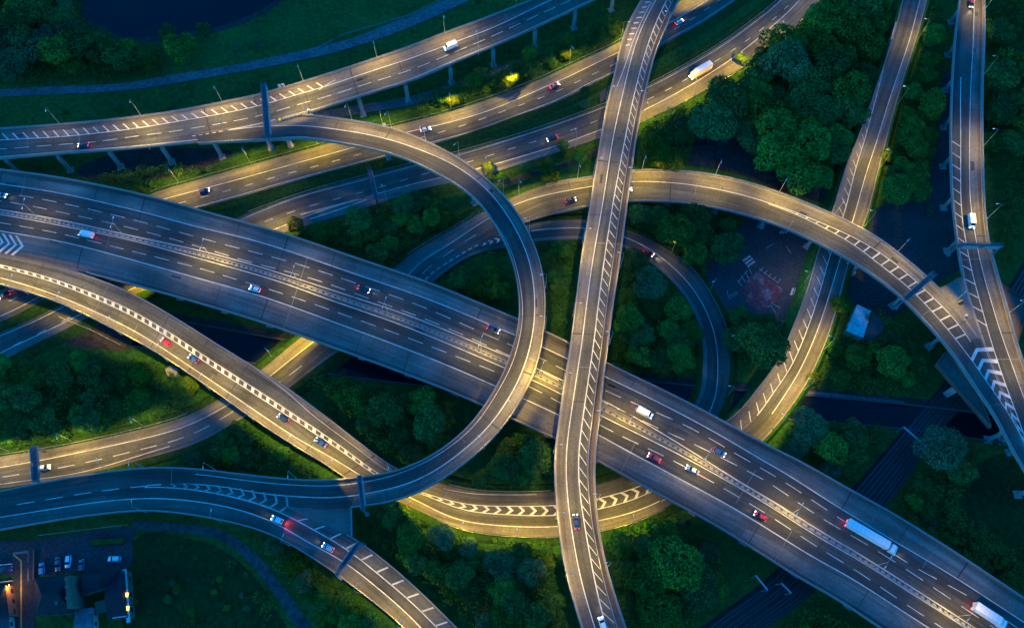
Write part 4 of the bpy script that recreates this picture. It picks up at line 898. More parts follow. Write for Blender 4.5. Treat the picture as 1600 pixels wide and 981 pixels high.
# trees one can pick out in the photograph
for x, y, r, sp, lb in (
    (283,75,30,'round','tall bright tree standing alone by the river bend'), (262,52,16,'dark','dark tree left of the bright tree by the river bend'), (318,46,14,'dark','small dark tree on the river bank, right of the bright tree'),
    (235,95,17,'round','bush like tree left of the bright riverside tree, above the path'),
    (40,75,32,'willow','grey green willow in the wood at the top left'),
    (1225,100,36,'willow','large grey green tree nearest the lorry in the upper right wood'), (1140,165,36,'dark','broad dark tree at the left edge of the upper right wood'), (1212,205,34,'round','round green tree at the lower left of the upper right wood'),
    (1262,225,38,'round','big round tree at the bottom of the upper right wood'), (1290,175,30,'dark','dark tree on the right flank of the upper right wood'), (1180,125,26,'dark','dark tree in the middle of the upper right wood'),
    (1190,540,44,'dark','big dark tree leaning over the kerb of the rising road'), (1150,530,24,'dark','smaller dark tree left of the big tree beside the rising road'), (1135,385,32,'dark','dark spreading tree above the red painted junction'),
    (1055,362,34,'round','green tree outside the inner loop road, nearest the tallest bridge'), (1086,395,24,'round','bright green tree hugging the outside of the inner loop road'), (1085,345,26,'dark','dark tree behind the green tree outside the inner loop road'),
    (1015,440,34,'willow','feathery grey tree inside the inner loop road'), (1062,558,24,'round','green round tree inside the inner loop road, nearest the motorway'), (1030,565,24,'dark','dark tree inside the inner loop road, close to the motorway'), (1078,520,20,'round','small tree tucked against the inner bend of the inner loop road'),
    (1310,478,18,'lime','lime green tree beside the shed with the patchy pale roof'), (1340,560,25,'round','round tree below the shed with the patchy pale roof'), (1395,565,30,'round','rounded tree standing alone under the arching ramp'), (1305,545,17,'round','small tree beside the lit kerb below the shed'),
    (1262,665,30,'willow','grey green tree beside the rising road, above the motorway'), (1335,680,28,'dark','dark tree between the motorway and the railway'), (1300,700,30,'round','green tree nearest the motorway parapet, left of the railway'),
    (1475,700,38,'willow','broad pale tree on the right of the railway'), (1500,735,22,'dark','dark tree right of the broad pale tree by the railway'),
    (1055,880,44,'round','largest round tree in the clump below the motorway'), (1012,905,36,'round','round tree on the left of the clump below the motorway'), (1090,915,34,'dark','dark tree on the right of the clump below the motorway'), (1030,955,36,'round','round tree at the bottom of the clump below the motorway'), (985,950,24,'dark','dark tree squeezed beside the tallest bridge at the bottom edge'), (1105,865,22,'willow','pale edged tree at the right tip of the clump below the motorway'),
    (1038,250,26,'lime','round green tree between the arching ramp and the fenced pit'), (1020,252,12,'thorn','small bush pressed against the round tree near the fenced pit'),  # lime leaves give the larger crown its lit brightness by colour
    (858,272,19,'lime','bright round bush on the verge below the two surface carriageways'), (907,245,12,'round','small round tree beside the footway left of the tallest bridge'), (880,228,11,'dark','little dark tree at the roadside of the lower surface carriageway'), (822,262,11,'dark','little dark tree by the footway near the loop ramp'),
    (913,143,11,'dark','dark shrub in the grass median, left of the tallest bridge'), (914,163,10,'willow','pale shrub in the grass median, left of the tallest bridge'),
    (707,157,13,'lime','golden bush glowing under a street lamp beside the upper surface carriageway'), (685,150,14,'ragged','bare looking bush left of the golden lamp lit bush'), (797,125,16,'lime','yellow green bush under a lamp, right of the golden bush'), (964,47,14,'lime','yellow green bush under a lamp beside the tallest bridge'), (884,85,11,'lime','small lamp lit bush between the viaduct and the surface carriageway'),
    (1158,92,11,'lime','brilliant yellow bush beside the white lorry on the surface carriageway'), (1390,245,14,'lime','brilliant lamp lit tree leaning to the straight rising road'), (1400,275,22,'dark','dark green tree below the brilliant lamp lit tree'), (636,796,8,'lime','tiny brilliant yellow bush beneath the edge of the loop ramp'), (610,803,24,'dark','dark tree left of the tiny brilliant yellow bush'), (763,262,11,'lime','glowing yellow bush outside the loop ramp, on the surface carriageway verge'),
    (462,350,17,'lime','bright green tree at the tip of the wood beside the motorway'), (497,365,17,'thorn','tree just right of the bright green tree beside the motorway'), (560,345,24,'ragged','bare topped tree in the wood above the motorway'), (648,305,10,'willow','pale shrub on the slip road verge inside the loop ramp'),
    (535,585,9,'willow','pale lone bush on the grass below the canal bridge'), (222,585,22,'lime','bright green tree at the top of the wood on the left'), (195,588,15,'round','mid green tree left of the bright green tree in the left wood'), (295,603,17,'lime','lit green tree close under the sweeping ramp'), (135,640,14,'willow','pale tree in the middle of the wood on the left'),
    (462,880,20,'lime','light green tree beside the dirt track below the slip ramp'), (430,850,18,'willow','grey green tree touching the edge of the slip ramp'), (508,965,12,'lime','small bright tree at the bottom edge below the slip ramp'), (710,925,17,'lime','yellow green tree in the bottom wood, nearest its dark gap'), (780,880,28,'willow','grey green tree in the bottom wood, nearest the tallest bridge'), (830,890,26,'willow','large pale tree right of the grey green tree in the bottom wood'), (700,865,14,'lime','light tree near the middle of the bottom wood'), (858,875,16,'lime','yellow green tree touching the left parapet of the tallest bridge'), (785,920,22,'round','round tree in the bottom wood, below the grey green trees'), (640,840,24,'round','tree at the upper left of the bottom wood'),
    (1455,165,26,'round','green tree between the two straight roads at the upper right'), (1425,200,20,'round','lighter tree between the two straight roads, just left of the tallest crown'), (1560,30,14,'lime','lamp lit bush right of the red car at the top right'),
    (300,735-20,18,'willow','grey green tree above the merging ramp at the left'), (384,735,16,'ragged','pale scrubby tree against the north edge of the loop ramp'),
    (840,715,34,'dark','broad dark tree in the pocket between the loop ramp and the tallest bridge'), (790,730,28,'dark','dark tree left of the broad tree in the pocket by the loop ramp'),
    (600,640,34,'dark','broad dark tree in the middle of the wood inside the loop ramp'), (672,660,30,'dark','dark tree at the right of the wood inside the loop ramp'), (560,625,26,'thorn','tree near the sweeping ramp in the wood inside the loop ramp'),
    (1272,590,12,'lime','yellowish bush pressed to the lit kerb of the rising road'),):
    tree(x, y, r, sp, lb)
# woods: the rest of each wood, crown by crown
WOODS = (
 ([(-20,-20),(135,-20),(150,45),(190,70),(255,95),(260,112),(180,125),(80,132),(-20,132)], 15, 24, ('dark','dark','willow','round','ragged'), 'dark broadleaf tree of the dense wood at the top left', 'wood at the top left', 66),
 ([(470,340),(560,325),(640,300),(700,300),(738,328),(690,365),(620,412),(520,385),(470,365)], 10, 18, ('thorn','ragged','dark','round'), 'shadowy tree of the small wood between the motorway and the arching ramp', 'wood above the motorway', 34),
 ([(690,425),(770,395),(798,410),(808,470),(800,490),(730,462)], 12, 20, ('dark','thorn'), 'dark tree filling the pocket inside the loop ramp above the motorway', 'pocket above the motorway', 12),
 ([(850,395),(905,385),(896,520),(860,515)], 14, 22, ('dark','thorn'), 'dark tree in the strip between the loop ramp and the tallest bridge', 'strip beside the tallest bridge', 10),
 ([(985,325),(1075,330),(1170,350),(1130,430),(1100,430),(1040,380)], 14, 24, ('dark','round'), 'dark tree of the wood between the arching ramp and the inner loop road', 'wood under the arching ramp', 12),
 ([(980,400),(1035,425),(1075,490),(1090,560),(1075,610),(1000,585),(950,560),(965,450)], 12, 22, ('dark','thorn','round'), 'dark tree of the wood enclosed by the inner loop road', 'wood inside the inner loop', 22),
 ([(1255,30),(1400,-20),(1385,80),(1350,170),(1310,245),(1270,285),(1190,235),(1110,195),(1105,150),(1165,95),(1200,60)], 20, 34, ('dark','round','round','dark'), 'rounded green tree of the large wood at the upper right', 'large wood at the upper right', 72),
 ([(1452,-20),(1494,-20),(1482,120),(1476,250),(1440,300),(1392,300),(1385,265),(1405,190),(1432,90)], 14, 24, ('round','dark','thorn'), 'green tree of the belt between the two straight roads at the right', 'tree belt between the straight roads', 34),
 ([(1548,-20),(1640,-20),(1640,340),(1560,330),(1545,180)], 14, 26, ('dark','dark','thorn'), 'dark tree of the wood along the right edge', 'wood along the right edge', 36),
 ([(1140,490),(1235,470),(1232,520),(1200,575),(1150,570)], 14, 22, ('dark',), 'dark tree around the big tree beside the rising road', 'trees beside the rising road', 6),
 ([(1280,510),(1330,530),(1420,530),(1440,590),(1400,610),(1270,605)], 11, 18, ('round','thorn','dark'), 'green tree of the copse below the shed with the patchy roof', 'copse below the shed', 12),
 ([(1205,650),(1250,630),(1360,655),(1400,680),(1330,752),(1250,712)], 15, 24, ('round','dark','willow'), 'tree of the wood between the motorway and the canal at the right', 'wood between motorway and canal', 14),
 ([(1430,690),(1490,650),(1530,690),(1510,760),(1460,800),(1400,785),(1385,760)], 12, 20, ('dark','thorn'), 'dark tree on the slope right of the railway', 'trees right of the railway', 14),
 ([(960,850),(1060,832),(1125,870),(1130,960),(1080,1000),(960,1000)], 18, 28, ('round','dark'), 'round tree in the clump below the motorway', 'clump below the motorway', 12),
 ([(1200,935),(1290,960),(1340,1000),(1220,1010)], 12, 20, ('dark','thorn'), 'dark tree below the motorway near the railway', 'trees below the motorway by the railway', 7),
 ([(570,815),(640,810),(760,850),(865,850),(885,930),(890,1000),(720,1000),(640,930),(565,850)], 13, 24, ('dark','willow','round','thorn','dark'), 'tree of the wood along the bottom, left of the tallest bridge', 'wood along the bottom', 50),
 ([(385,845),(440,845),(520,905),(600,985),(500,1000),(450,930),(410,875)], 10, 18, ('willow','thorn','dark','round'), 'bushy tree in the strip between the dirt track and the slip ramp', 'strip below the slip ramp', 20),
 ([(480,600),(560,590),(650,600),(725,650),(690,690),(640,725),(600,712),(520,640)], 14, 26, ('dark','dark','thorn'), 'dark tree of the wood between the sweeping ramp and the motorway', 'wood inside the loop ramp', 18),
 ([(690,735),(745,715),(800,670),(858,690),(862,755),(780,760)], 12, 22, ('dark','thorn'), 'dark tree in the pocket between the loop ramp and the ring road', 'pocket above the ring road', 10),
 ([(-20,575),(90,565),(240,565),(320,600),(300,640),(200,665),(100,688),(-20,702)], 12, 22, ('dark','dark','thorn','round','ragged'), 'dark tree of the wood above the road at the left edge', 'wood on the left', 44),
 ([(255,720),(300,685),(375,660),(480,705),(500,735),(460,742),(380,735)], 11, 20, ('dark','thorn','ragged'), 'dark tree of the thicket between the road and the merging ramp', 'thicket above the merging ramp', 16),
 ([(650,165),(700,130),(780,95),(850,60),(920,25),(965,20),(958,50),(900,80),(820,118),(740,148)], 9, 15, ('thorn','dark','ragged'), 'bushy tree under the edge of the top left viaduct', 'bushes beside the top viaduct', 16),
 ([(985,200),(1060,170),(1095,190),(1075,245),(1010,262)], 8, 13, ('thorn','dark'), 'low tree beside the fenced pit right of the tallest bridge', 'scrub by the fenced pit', 7),
)
for poly, r0, r1, sps, lb, gp, n in WOODS:
    xs = [p[0] for p in poly]; ys = [p[1] for p in poly]; k = tries = 0; n = max(3, int(n * .47))
    while k < n and tries < n * 60:
        tries += 1; x, y = R.uniform(min(xs), max(xs)), R.uniform(min(ys), max(ys))
        if not inpoly(x, y, poly): continue
        r = R.uniform(r0, r1) * 1.2; rm = r / pxm(x, y); p = W(x, y, rm * 1.2)
        if not free(p[0], p[1], rm * .72) or not tree_free(p[0], p[1], rm, .50): continue
        tree(x, y, r, R.choice(sps), lb, gp); k += 1
# bushes scattered on verges and waste ground
BUSH = (
 ([(-10,120),(400,110),(440,120),(300,160),(100,185),(-10,190)], 6, 'low dark bush on the grass slope above the top left viaduct', 'bushes on the slope above the viaduct'),
 ([(130,290),(230,250),(400,240),(560,195),(520,215),(300,275),(225,300)], 10, 'low bush on the grass between the viaduct and the upper surface carriageway', 'bushes below the viaduct'),
 ([(640,40),(760,0),(700,0),(440,70),(300,80)], 6, 'low bush on the grass between the river and the footpath', 'bushes by the footpath'),
 ([(610,200),(700,168),(800,125),(905,85),(960,62),(940,40),(760,120),(640,170)], 18, 'rough bush on the verge of the upper surface carriageway', 'bushes on the upper verge'),
 ([(620,310),(740,262),(790,275),(700,300),(640,320)], 6, 'small bush on the verge below the lower surface carriageway', 'bushes on the lower verge'),
 ([(1010,200),(1100,150),(1190,100),(1150,150),(1060,230)], 6, 'small bush between the surface carriageway and the earth bank', 'bushes by the earth bank'),
 ([(210,860),(300,850),(360,880),(430,940),(440,1000),(210,1000)], 20, 'tussocky bush in the rough field at the bottom left', 'bushes in the rough field'),
 ([(640,815),(760,845),(860,850),(860,842),(720,832),(650,808)], 8, 'small bush on the verge below the ring road', 'bushes below the ring road'),
 ([(940,840),(1050,800),(1100,820),(1000,850)], 6, 'small bush beside the footway under the motorway edge', 'bushes by the footway'),
 ([(480,590),(530,560),(600,590),(520,610)], 5, 'small bush on the grass beside the canal bridge', 'bushes by the canal bridge'),
 ([(1400,770),(1480,780),(1600,900),(1480,860)], 22, 'dark bush on the waste ground right of the motorway', 'bushes on the waste ground'),
 ([(560,915),(620,960),(600,930),(520,880)], 5, 'small bush beside the lower edge of the slip ramp', 'bushes below the slip ramp'),
)
for poly, n, lb, gp in BUSH:
    xs = [p[0] for p in poly]; ys = [p[1] for p in poly]; k = tries = 0
    while k < n and tries < 800:
        tries += 1; x, y = R.uniform(min(xs), max(xs)), R.uniform(min(ys), max(ys))
        if not inpoly(x, y, poly): continue
        r = R.uniform(4, 8.5); rm = r / pxm(x, y); p = W(x, y, rm)
        if not free(p[0], p[1], rm * .9) or not tree_free(p[0], p[1], rm, .8): continue
        tree(x, y, r, R.choice(('thorn', 'dark', 'willow', 'thorn')), lb, gp, name='bush', squash=.75); k += 1
print('TREES', NT)
# undergrowth beneath the woods and tufts in the grass: nobody could count them
mb = MB(); r = random.Random(77)
def leafquad(mb, x, y, z, s, up=.6):
    nrm = Vector((r.gauss(0, .5), r.gauss(0, .5), up)).normalized(); a = nrm.orthogonal().normalized(); b2 = nrm.cross(a); t = r.uniform(0, 6.28)
    a, b2 = (a * math.cos(t) + b2 * math.sin(t)) * s, (b2 * math.cos(t) - a * math.sin(t)) * s * .7; p = Vector((x, y, z)); mb.quad(p - a, p - b2, p + a, p + b2)
SCRUB = ([(1440,300),(1470,260),(1484,300),(1480,340),(1450,350)], [(1350,470),(1400,480),(1440,520),(1400,540),(1350,535)], [(130,290),(240,262),(330,250),(300,270),(230,296),(160,296)], [(620,205),(700,172),(800,132),(900,92),(900,84),(800,120),(690,158),(610,192)], [(270,805),(340,812),(405,850),(455,920),(490,1000),(440,1000),(390,905),(330,848),(270,842)], [(1370,740),(1470,780),(1620,900),(1620,940),(1480,870),(1390,800)], [(1540,560),(1640,640),(1640,700),(1600,690),(1490,620)], [(1560,330),(1640,330),(1640,420),(1570,430)], [(1170,900),(1300,960),(1400,1010),(1150,1010),(1120,960)], [(1260,600),(1420,600),(1430,625),(1260,612)], [(1060,130),(1200,60),(1110,140),(1040,200)])
for poly in [w_[0] for w_ in WOODS] + list(SCRUB):
    pts = [W(x, y)[:2] for x, y in poly]; xs = [p[0] for p in pts]; ys = [p[1] for p in pts]; area = (max(xs) - min(xs)) * (max(ys) - min(ys))
    for _ in range(int(area / 4.2)):
        x, y = r.uniform(min(xs), max(xs)), r.uniform(min(ys), max(ys))
        if not inpoly(x, y, pts): continue
        rad = r.uniform(1.0, 3.2); top = rad * r.uniform(1.0, 2.6)
        if not free(x, y, rad * .9): continue
        for _k in range(int(20 * rad)):
            a = r.uniform(0, 6.28); t = math.sqrt(r.random()); leafquad(mb, x + math.cos(a) * rad * t, y + math.sin(a) * rad * t, .2 + top * math.sqrt(max(0, 1 - t * t * .9)) * r.uniform(.75, 1.05), r.uniform(.18, .42), .7)
struct(mb.build('undergrowth', M['scrub']), 'stuff')
mb = MB()
for _ in range(70000):
    x, y = r.uniform(-260, 260), r.uniform(-30, 330)
    if (math.sin(x * .13 + math.sin(y * .09) * 2) + math.sin(y * .17 + x * .05) + r.gauss(0, .8)) > .3 and cell_free(x, y, occ_low): leafquad(mb, x, y, r.uniform(.04, .22), r.uniform(.12, .42), 1.3)
struct(mb.build('grass_tufts', M['scrub']), 'stuff')
poly_sheet('rough_field', [(208,845),(300,842),(352,862),(392,895),(420,935),(440,1010),(210,1010)], .035, 'rough_grass')
# ================================================================ street lamps
LIGHTS = {}
SGN = 1.0
def light(power, color, tmin, tmax, soft, ex):
    """street lantern: throws along the road, cut off behind the post and beyond the far kerb (t = metres across / metres below)"""
    k = (round(power, -1), color, tmin, tmax, soft, ex)
    if k in LIGHTS: return LIGHTS[k]
    l = bpy.data.lights.new('lamp_light', 'SPOT'); l.energy = power; l.color = color; l.spot_size = math.radians(152); l.spot_blend = 1.0; l.shadow_soft_size = .25
    l.use_nodes = True; nt = l.node_tree; em = [n for n in nt.nodes if n.type == 'EMISSION'][0]; lk = nt.links.new
    def math_(op, a, b2=None):
        n = nt.nodes.new('ShaderNodeMath'); n.operation = op
        for i_, v in enumerate((a, b2)):
            if v is None: continue
            if isinstance(v, (int, float)): n.inputs[i_].default_value = v
            else: lk(v, n.inputs[i_])
        return n.outputs[0]
    def smooth(v, a, b2, lo, hi):
        n = nt.nodes.new('ShaderNodeMapRange'); n.interpolation_type = 'SMOOTHSTEP'; lk(v, n.inputs[0])
        for nm, x in zip(('From Min', 'From Max', 'To Min', 'To Max'), (a, b2, lo, hi)): n.inputs[nm].default_value = x
        return n.outputs[0]
    tc = nt.nodes.new('ShaderNodeTexCoord'); sp = nt.nodes.new('ShaderNodeSeparateXYZ'); lk(tc.outputs['Normal'], sp.inputs[0])
    az = math_('ABSOLUTE', sp.outputs[2]); t = math_('DIVIDE', math_('MULTIPLY', sp.outputs[0], SGN), math_('MAXIMUM', az, .06))
    st = math_('POWER', math_('MAXIMUM', az, .42), ex)
    st = math_('MULTIPLY', st, smooth(t, tmin - soft, tmin, 0.0, 1.0)); st = math_('MULTIPLY', st, smooth(t, tmax, tmax + soft * 1.6, 1.0, 0.0)); lk(st, em.inputs['Strength'])
    LIGHTS[k] = l; return l
SOD = (1.0, .65, .03); WARM = (1.0, .66, .09)
LM = {}
def lamp_mesh(key):
    if key in LM: return LM[key]
    d = {}
    h = 10.5
    mb = MB(); mb.tube((0, 0, -.6), (0, 0, 1.4), .12, .11, 8); mb.tube((0, 0, 1.4), (0, 0, h), .075, .045, 8); d['pole'] = mb.build('pole', M['pole'], link=False).data
    mb = MB(); mb.tube((0, 0, h - .03), (.7, 0, h + .35), .035, .03, 6); mb.tube((.7, 0, h + .35), (1.5, 0, h + .42), .03, .03, 6); d['arm'] = mb.build('arm', M['pole'], link=False).data
    mb = MB(); mb.add([(1.4, -.16, h + .36), (1.4, .16, h + .36), (1.4, .12, h + .52), (1.4, -.12, h + .52), (2.3, -.10, h + .40), (2.3, .10, h + .40), (2.3, .07, h + .50), (2.3, -.07, h + .50)], [(3, 2, 1, 0), (4, 5, 6, 7), (0, 1, 5, 4), (1, 2, 6, 5), (2, 3, 7, 6), (3, 0, 4, 7)]); d['head'] = mb.build('lamp_head', M['head'], link=False).data
    for nm, mt in (('lit', 'glow'), ('dull', 'dull')):
        mb = MB(); mb.box((1.85, 0, h + .345), (.75, .2, .06)); d[nm] = mb.build('lens', M[mt], link=False).data
    LM[key] = d; return d
def lampobj(name, data, parent):
    o = bpy.data.objects.new(name, data); COL.objects.link(o); o.parent = parent; return o
NLAMP = 0
def lamp_at(p, yaw, label, power, color=SOD, double=False, group=None, opt=(-.3, 1.0, .35, -1.6)):
    global NLAMP
    root = thing('street_lamp', p, label, 'street lamp', group, yaw); d = lamp_mesh(1)
    hx, hy = p[0] + math.cos(yaw) * 1.9, p[1] + math.sin(yaw) * 1.9
    for rd in ALL:     # posts under a deck are shorter ones
        for xx, yy in ((p[0], p[1]), (hx, hy)):
            dd = np.sum((rd.C[:, :2] - (xx, yy)) ** 2, axis=1); i = int(np.argmin(dd))
            if dd[i] < (rd.w[i] / 2 + 1.0) ** 2 and p[2] + 3 < rd.C[i, 2] < p[2] + 13.5: root.scale[2] = min(root.scale[2], (rd.C[i, 2] - 2.6 - p[2]) / 11.2)
    lampobj('pole', d['pole'], root)
    for k in range(2 if double else 1):
        a = lampobj('arm', d['arm'], root); hd = lampobj('lamp_head', d['head'], root)
        ln = lampobj('lens', d['lit' if power else 'dull'], hd)
        if k: a.rotation_euler = hd.rotation_euler = (0, 0, PI)
        if power:
            lo = bpy.data.objects.new('lamp_light', light(power * (.6 if double else 1) * root.scale[2] ** 1.1, color, *opt)); COL.objects.link(lo); lo.parent = hd; lo.location = (1.85, 0, 10.5 + .25); lo.rotation_euler = (0, 0, 0)
    NLAMP += 1; return root
def lamps(road, side, pts, off, where, order, color=SOD, ground=False):
    """pts: (x, y, power) of the foot of each post in the photograph"""
    i = k = 0
    for (x, y, pw) in pts:
        q, u = road.locate(x, y); sd = road.side(q); w = road.width(q)
        if side == 'L': p = road.pt(q, -off / w); d = sd
        else: p = road.pt(q, 1 + off / w); d = -sd
        if ground: p[2] = 0.0
        else: p[2] -= .2
        lp = lamp_at(p, math.atan2(d[1], d[0]), '%s lamp post from the %s %s' % (ORD[i], order, where), pw, color, opt=(-.4, round((w - 1 + off) / 10.5 - .2, 1), .45, -1.6) if ground else (-.25, round((w - 2.2) / 10.5 - .1, 1), .3, -1.6))
        if x < 0 or y < 0: lp['label'] = 'lamp post beyond the picture edge, ' + where
        elif lp.scale[2] < .99: lp['label'] = '%s shortened lamp post beneath a deck, %s' % (ORD[k], where); k += 1
        else: lp['label'] = '%s lamp post from the %s %s' % (ORD[i], order, where); i += 1
        if len(lp['label'].split()) > 16: print('LABEL LEN', lp['label'])
P = 1430
lamps(RA, 'L', [(100,195,P*.22), (227,181,P*.9), (352,159,P*1.0), (473,130,P*1.15), (587,94,P*1.15), (691,55,P*.9), (800,8,0)], .3, 'on the far parapet of the top left viaduct', 'left', WARM)
lamps(RA, 'R', [(227,233,P*.55), (355,220,P*.6), (484,179,P*.7), (750,79,P*.3)], .3, 'on the near edge of the top left viaduct', 'left', WARM)
lamps(RL, 'L', [(548,188,P*.8), (608,200,P*.8), (662,220,P*.8), (716,247,P*.5), (787,303,0), (828,362,0), (852,450,P*.15), (850,515,P*.7), (836,580,P*.85), (803,645,P*.8), (755,702,P*.2)], .3, 'along the outer parapet of the loop ramp', 'top', WARM)
lamps(RL, 'R', [(615,738,0), (467,750,0), (340,735,0), (228,729,0)], .3, 'along the unlit descending end of the loop ramp', 'right')
lamps(R1, 'L', [(281,286,P*1.05), (391,258,P*1.05), (497,231,P*1.1), (600,203,P*1.1), (703,171,P*1.1), (798,141,P*.9), (887,103,P*.9), (975,60,P*.9), (1075,-6,P*.8)], 1.6, 'on the upper verge of the upper surface carriageway', 'left', SOD, True)
lamps(R2, 'R', [(235,450,P*.9), (425,362,P*1.0), (600,316,0), (763,272,P*1.1), (900,228,P*.25), (1010,186,P*1.35), (1085,150,P*1.3), (1152,108,P*1.3), (1215,62,P*.8), (1262,12,P*.3)], 1.4, 'on the lower verge of the lower surface carriageway', 'left', SOD, True)
lamps(RE, 'L', [(812,306,P*1.0), (901,279,P*.9), (1000,267,P*1.1), (1116,273,P*1.1), (1215,299,P*1.1), (1300,335,P*1.0), (1400,393,P*.55), (1488,474,P*.7)], .4, 'along the outside of the great arching ramp', 'left', SOD)
lamps(RE, 'L', [(20,710,P*.85), (118,694,P*.9), (230,668,P*.6), (430,560,P*.85), (478,522,P*.7)], 1.4, 'on the upper verge of the left edge road', 'left', SOD, True)
lamps(RE, 'R', [(170,734,P*.5)], 1.4, 'on the bushy lower verge of the left edge road', 'left', SOD, True)
lamps(RN, 'L', [(975,60,P*.7), (948,161,P*.75), (929,270,P*.7), (913,377,P*.75), (896,490,P*.7), (881,596,P*.75), (866,705,P*.75), (870,812,P*.75), (886,905,P*.7)], .3, 'on the left parapet of the tallest bridge', 'top', WARM)
lamps(RN, 'R', [(1037,55,P*.3), (1002,172,P*.3), (984,290,P*.35), (966,420,P*.3), (951,540,P*.4), (936,660,P*.4), (931,780,P*.35), (947,880,P*.3)], .3, 'on the right parapet of the tallest bridge', 'top', WARM)
lamps(RS, 'R', [(-22,436,P*1.0), (40,455,P*1.0), (110,481,P*1.0), (185,518,P*1.05), (258,560,P*1.0), (325,605,P*1.05), (395,654,P*1.0), (462,698,P*1.05), (530,740,P*1.0)], .3, 'along the lower parapet of the sweeping ramp', 'left', SOD)
lamps(RS, 'R', [(655,803,P*1.05), (730,828,P*1.0), (810,840,P*1.05), (905,837,P*1.0), (985,818,P*.9)], 1.2, 'on the lower verge of the ring road', 'left', SOD, True)
lamps(RS, 'R', [(1212,668,P*.95), (1250,615,P*1.0), (1283,545,P*1.1), (1322,420,0), (1345,355,P*.8), (1374,262,P*1.0), (1400,165,P*.1), (1432,60,P*.55)], .5, 'along the right kerb of the straight rising road', 'bottom', SOD)
lamps(RR, 'R', [(1538,18,P*.7), (1536,120,0), (1536,232,P*.5), (1541,345,P*.75), (1575,490,P*.6), (1598,570,P*.6)], .3, 'on the right parapet of the right hand viaduct', 'top', SOD)
lamps(RF, 'R', [(225,798,0), (345,812,0), (452,850,0), (560,918,P*.6), (625,975,P*.85)], .3, 'along the lower parapet of the slip ramp', 'left', SOD)
lamps(RI, 'L', [(1052,396,P*.22), (1112,462,0), (1141,545,0), (1136,625,0)], .4, 'outside the dark inner loop road', 'top', WARM)
p_ = W(1252, 447, 0); lamp_at(p_, 2.75, 'added weak lamp post brightening the red painted junction under the arching ramp', P * .16, (1, .80, .62), opt=(-.6, 2.2, .8, -1.6))  # added lamp, put in so the red of the junction shows
# tall twin lamps in the central reservation
for i, (x, y, pw) in enumerate([(62,341,P*.45), (196,370,P*.22), (331,406,P*1.1), (467,449,P*.9), (606,497,P*.16), (752,552,P*.9), (845,590,P*1.0), (985,656,P*1.15), (1096,720,P*1.1), (1232,805,P*.95), (1365,884,P*.10), (1490,961,P*.8)]):
    q, u = RM.locate(x, y); p = RM.pt(q, mid.u(q)); sd = RM.side(q)
    lamp_at(p, math.atan2(sd[1], sd[0]), '%s twin headed lamp from the left in the central reservation of the motorway' % ORD[i], pw * .75, WARM, True, opt=(-.3, .8, 1.5, -.8))
print('LAMPS', NLAMP)

# ================================================================ sign gantries: lattice beam, walkway, posts, boards
def gantry(a, b2, z, label, boards=1, width=1.5, facing=1, posts=(1, 1), mat='gantry', zfoot=(None, None), colour='signback'):
    p0, p1 = W(*a, z), W(*b2, z); c = (p0 + p1) / 2; root = thing('sign_gantry', (c[0], c[1], z - 6.5), label, 'gantry'); d = p1 - p0; L = np.linalg.norm(d); d /= L; q = np.array([-d[1], d[0], 0]) * facing
    mb = MB(); w = width / 2
    for s1 in (-1, 1):
        for h in (0, 1.0): mb.beam(p0 + q * w * s1 + (0, 0, h), p1 + q * w * s1 + (0, 0, h), .2, .2)
    n = max(3, int(L / 1.6))
    for k in range(n + 1):
        pk = p0 + d * (L * k / n)
        for s1 in (-1, 1):
            mb.beam(pk + q * w * s1 + (0, 0, .1), pk + q * w * s1 + (0, 0, .9), .1, .1) if False else mb.tube(pk + q * w * s1, pk + q * w * s1 + (0, 0, 1.0), .06, n=4)
            if k < n: mb.tube(pk + q * w * s1 + (0, 0, 1.0 * (k % 2)), p0 + d * (L * (k + 1) / n) + q * w * s1 + (0, 0, 1.0 * ((k + 1) % 2)), .05, n=4)
        mb.tube(pk - q * w + (0, 0, 1.0), pk + q * w + (0, 0, 1.0), .06, n=4)
    mb.build('beam', M[mat], root)
    mb = MB(); mb.beam(p0 + (0, 0, .12), p1 + (0, 0, .12), width * .8, .08); mb.build('walkway', M['gantry_dark'], root)
    for p, on in ((p0, posts[0]), (p1, posts[1])):
        if not on: continue
        mb = MB(); zf = z - 7.0; mb.box((p[0], p[1], (zf + z) / 2), (.5, .5, z - zf), math.atan2(d[1], d[0])); mb.box((p[0], p[1], zf + .2), (1.3, 1.3, .5), math.atan2(d[1], d[0])); mb.build('post', M[mat], root)
    for k in range(boards):
        f = (k + .5) / boards; m0 = p0 + d * L * (f - .36 / boards) + q * (w + .18) + (0, 0, .3); m1 = p0 + d * L * (f + .36 / boards) + q * (w + .18) + (0, 0, .3)
        mb = MB(); mb.beam(m0, m1, .12, 2.2); mb.build('sign_panel', M[colour], root)
    return root
gantry((412,131), (419,216), 18.5, 'tall blue grey sign gantry across the top left viaduct', 2, 1.9, 1)
gantry((562,743), (568,797), 15.4, 'pale blue sign gantry across the bottom of the loop ramp', 1, 1.2, 1)
gantry((526,899), (562,847), 15.0, 'slender sign gantry slanting across the slip ramp at the bottom', 1, 1.1, 1)
gantry((55,698), (58,752), 7.0, 'short sign gantry over the road at the left edge beside a white car', 2, 1.9, -1)
gantry((1414,468), (1459,428), 18.0, 'slanting sign gantry across the upper end of the arching ramp', 2, 1.6, 1)
gantry((1497,384), (1565,385), 18.6, 'level sign gantry across the right hand viaduct below the white van', 2, 1.2, -1)
gantry((577,264), (588,312), 6.8, 'dark sign gantry over the unlit lower surface carriageway', 1, 1.4, 1, mat='gantry_dark')

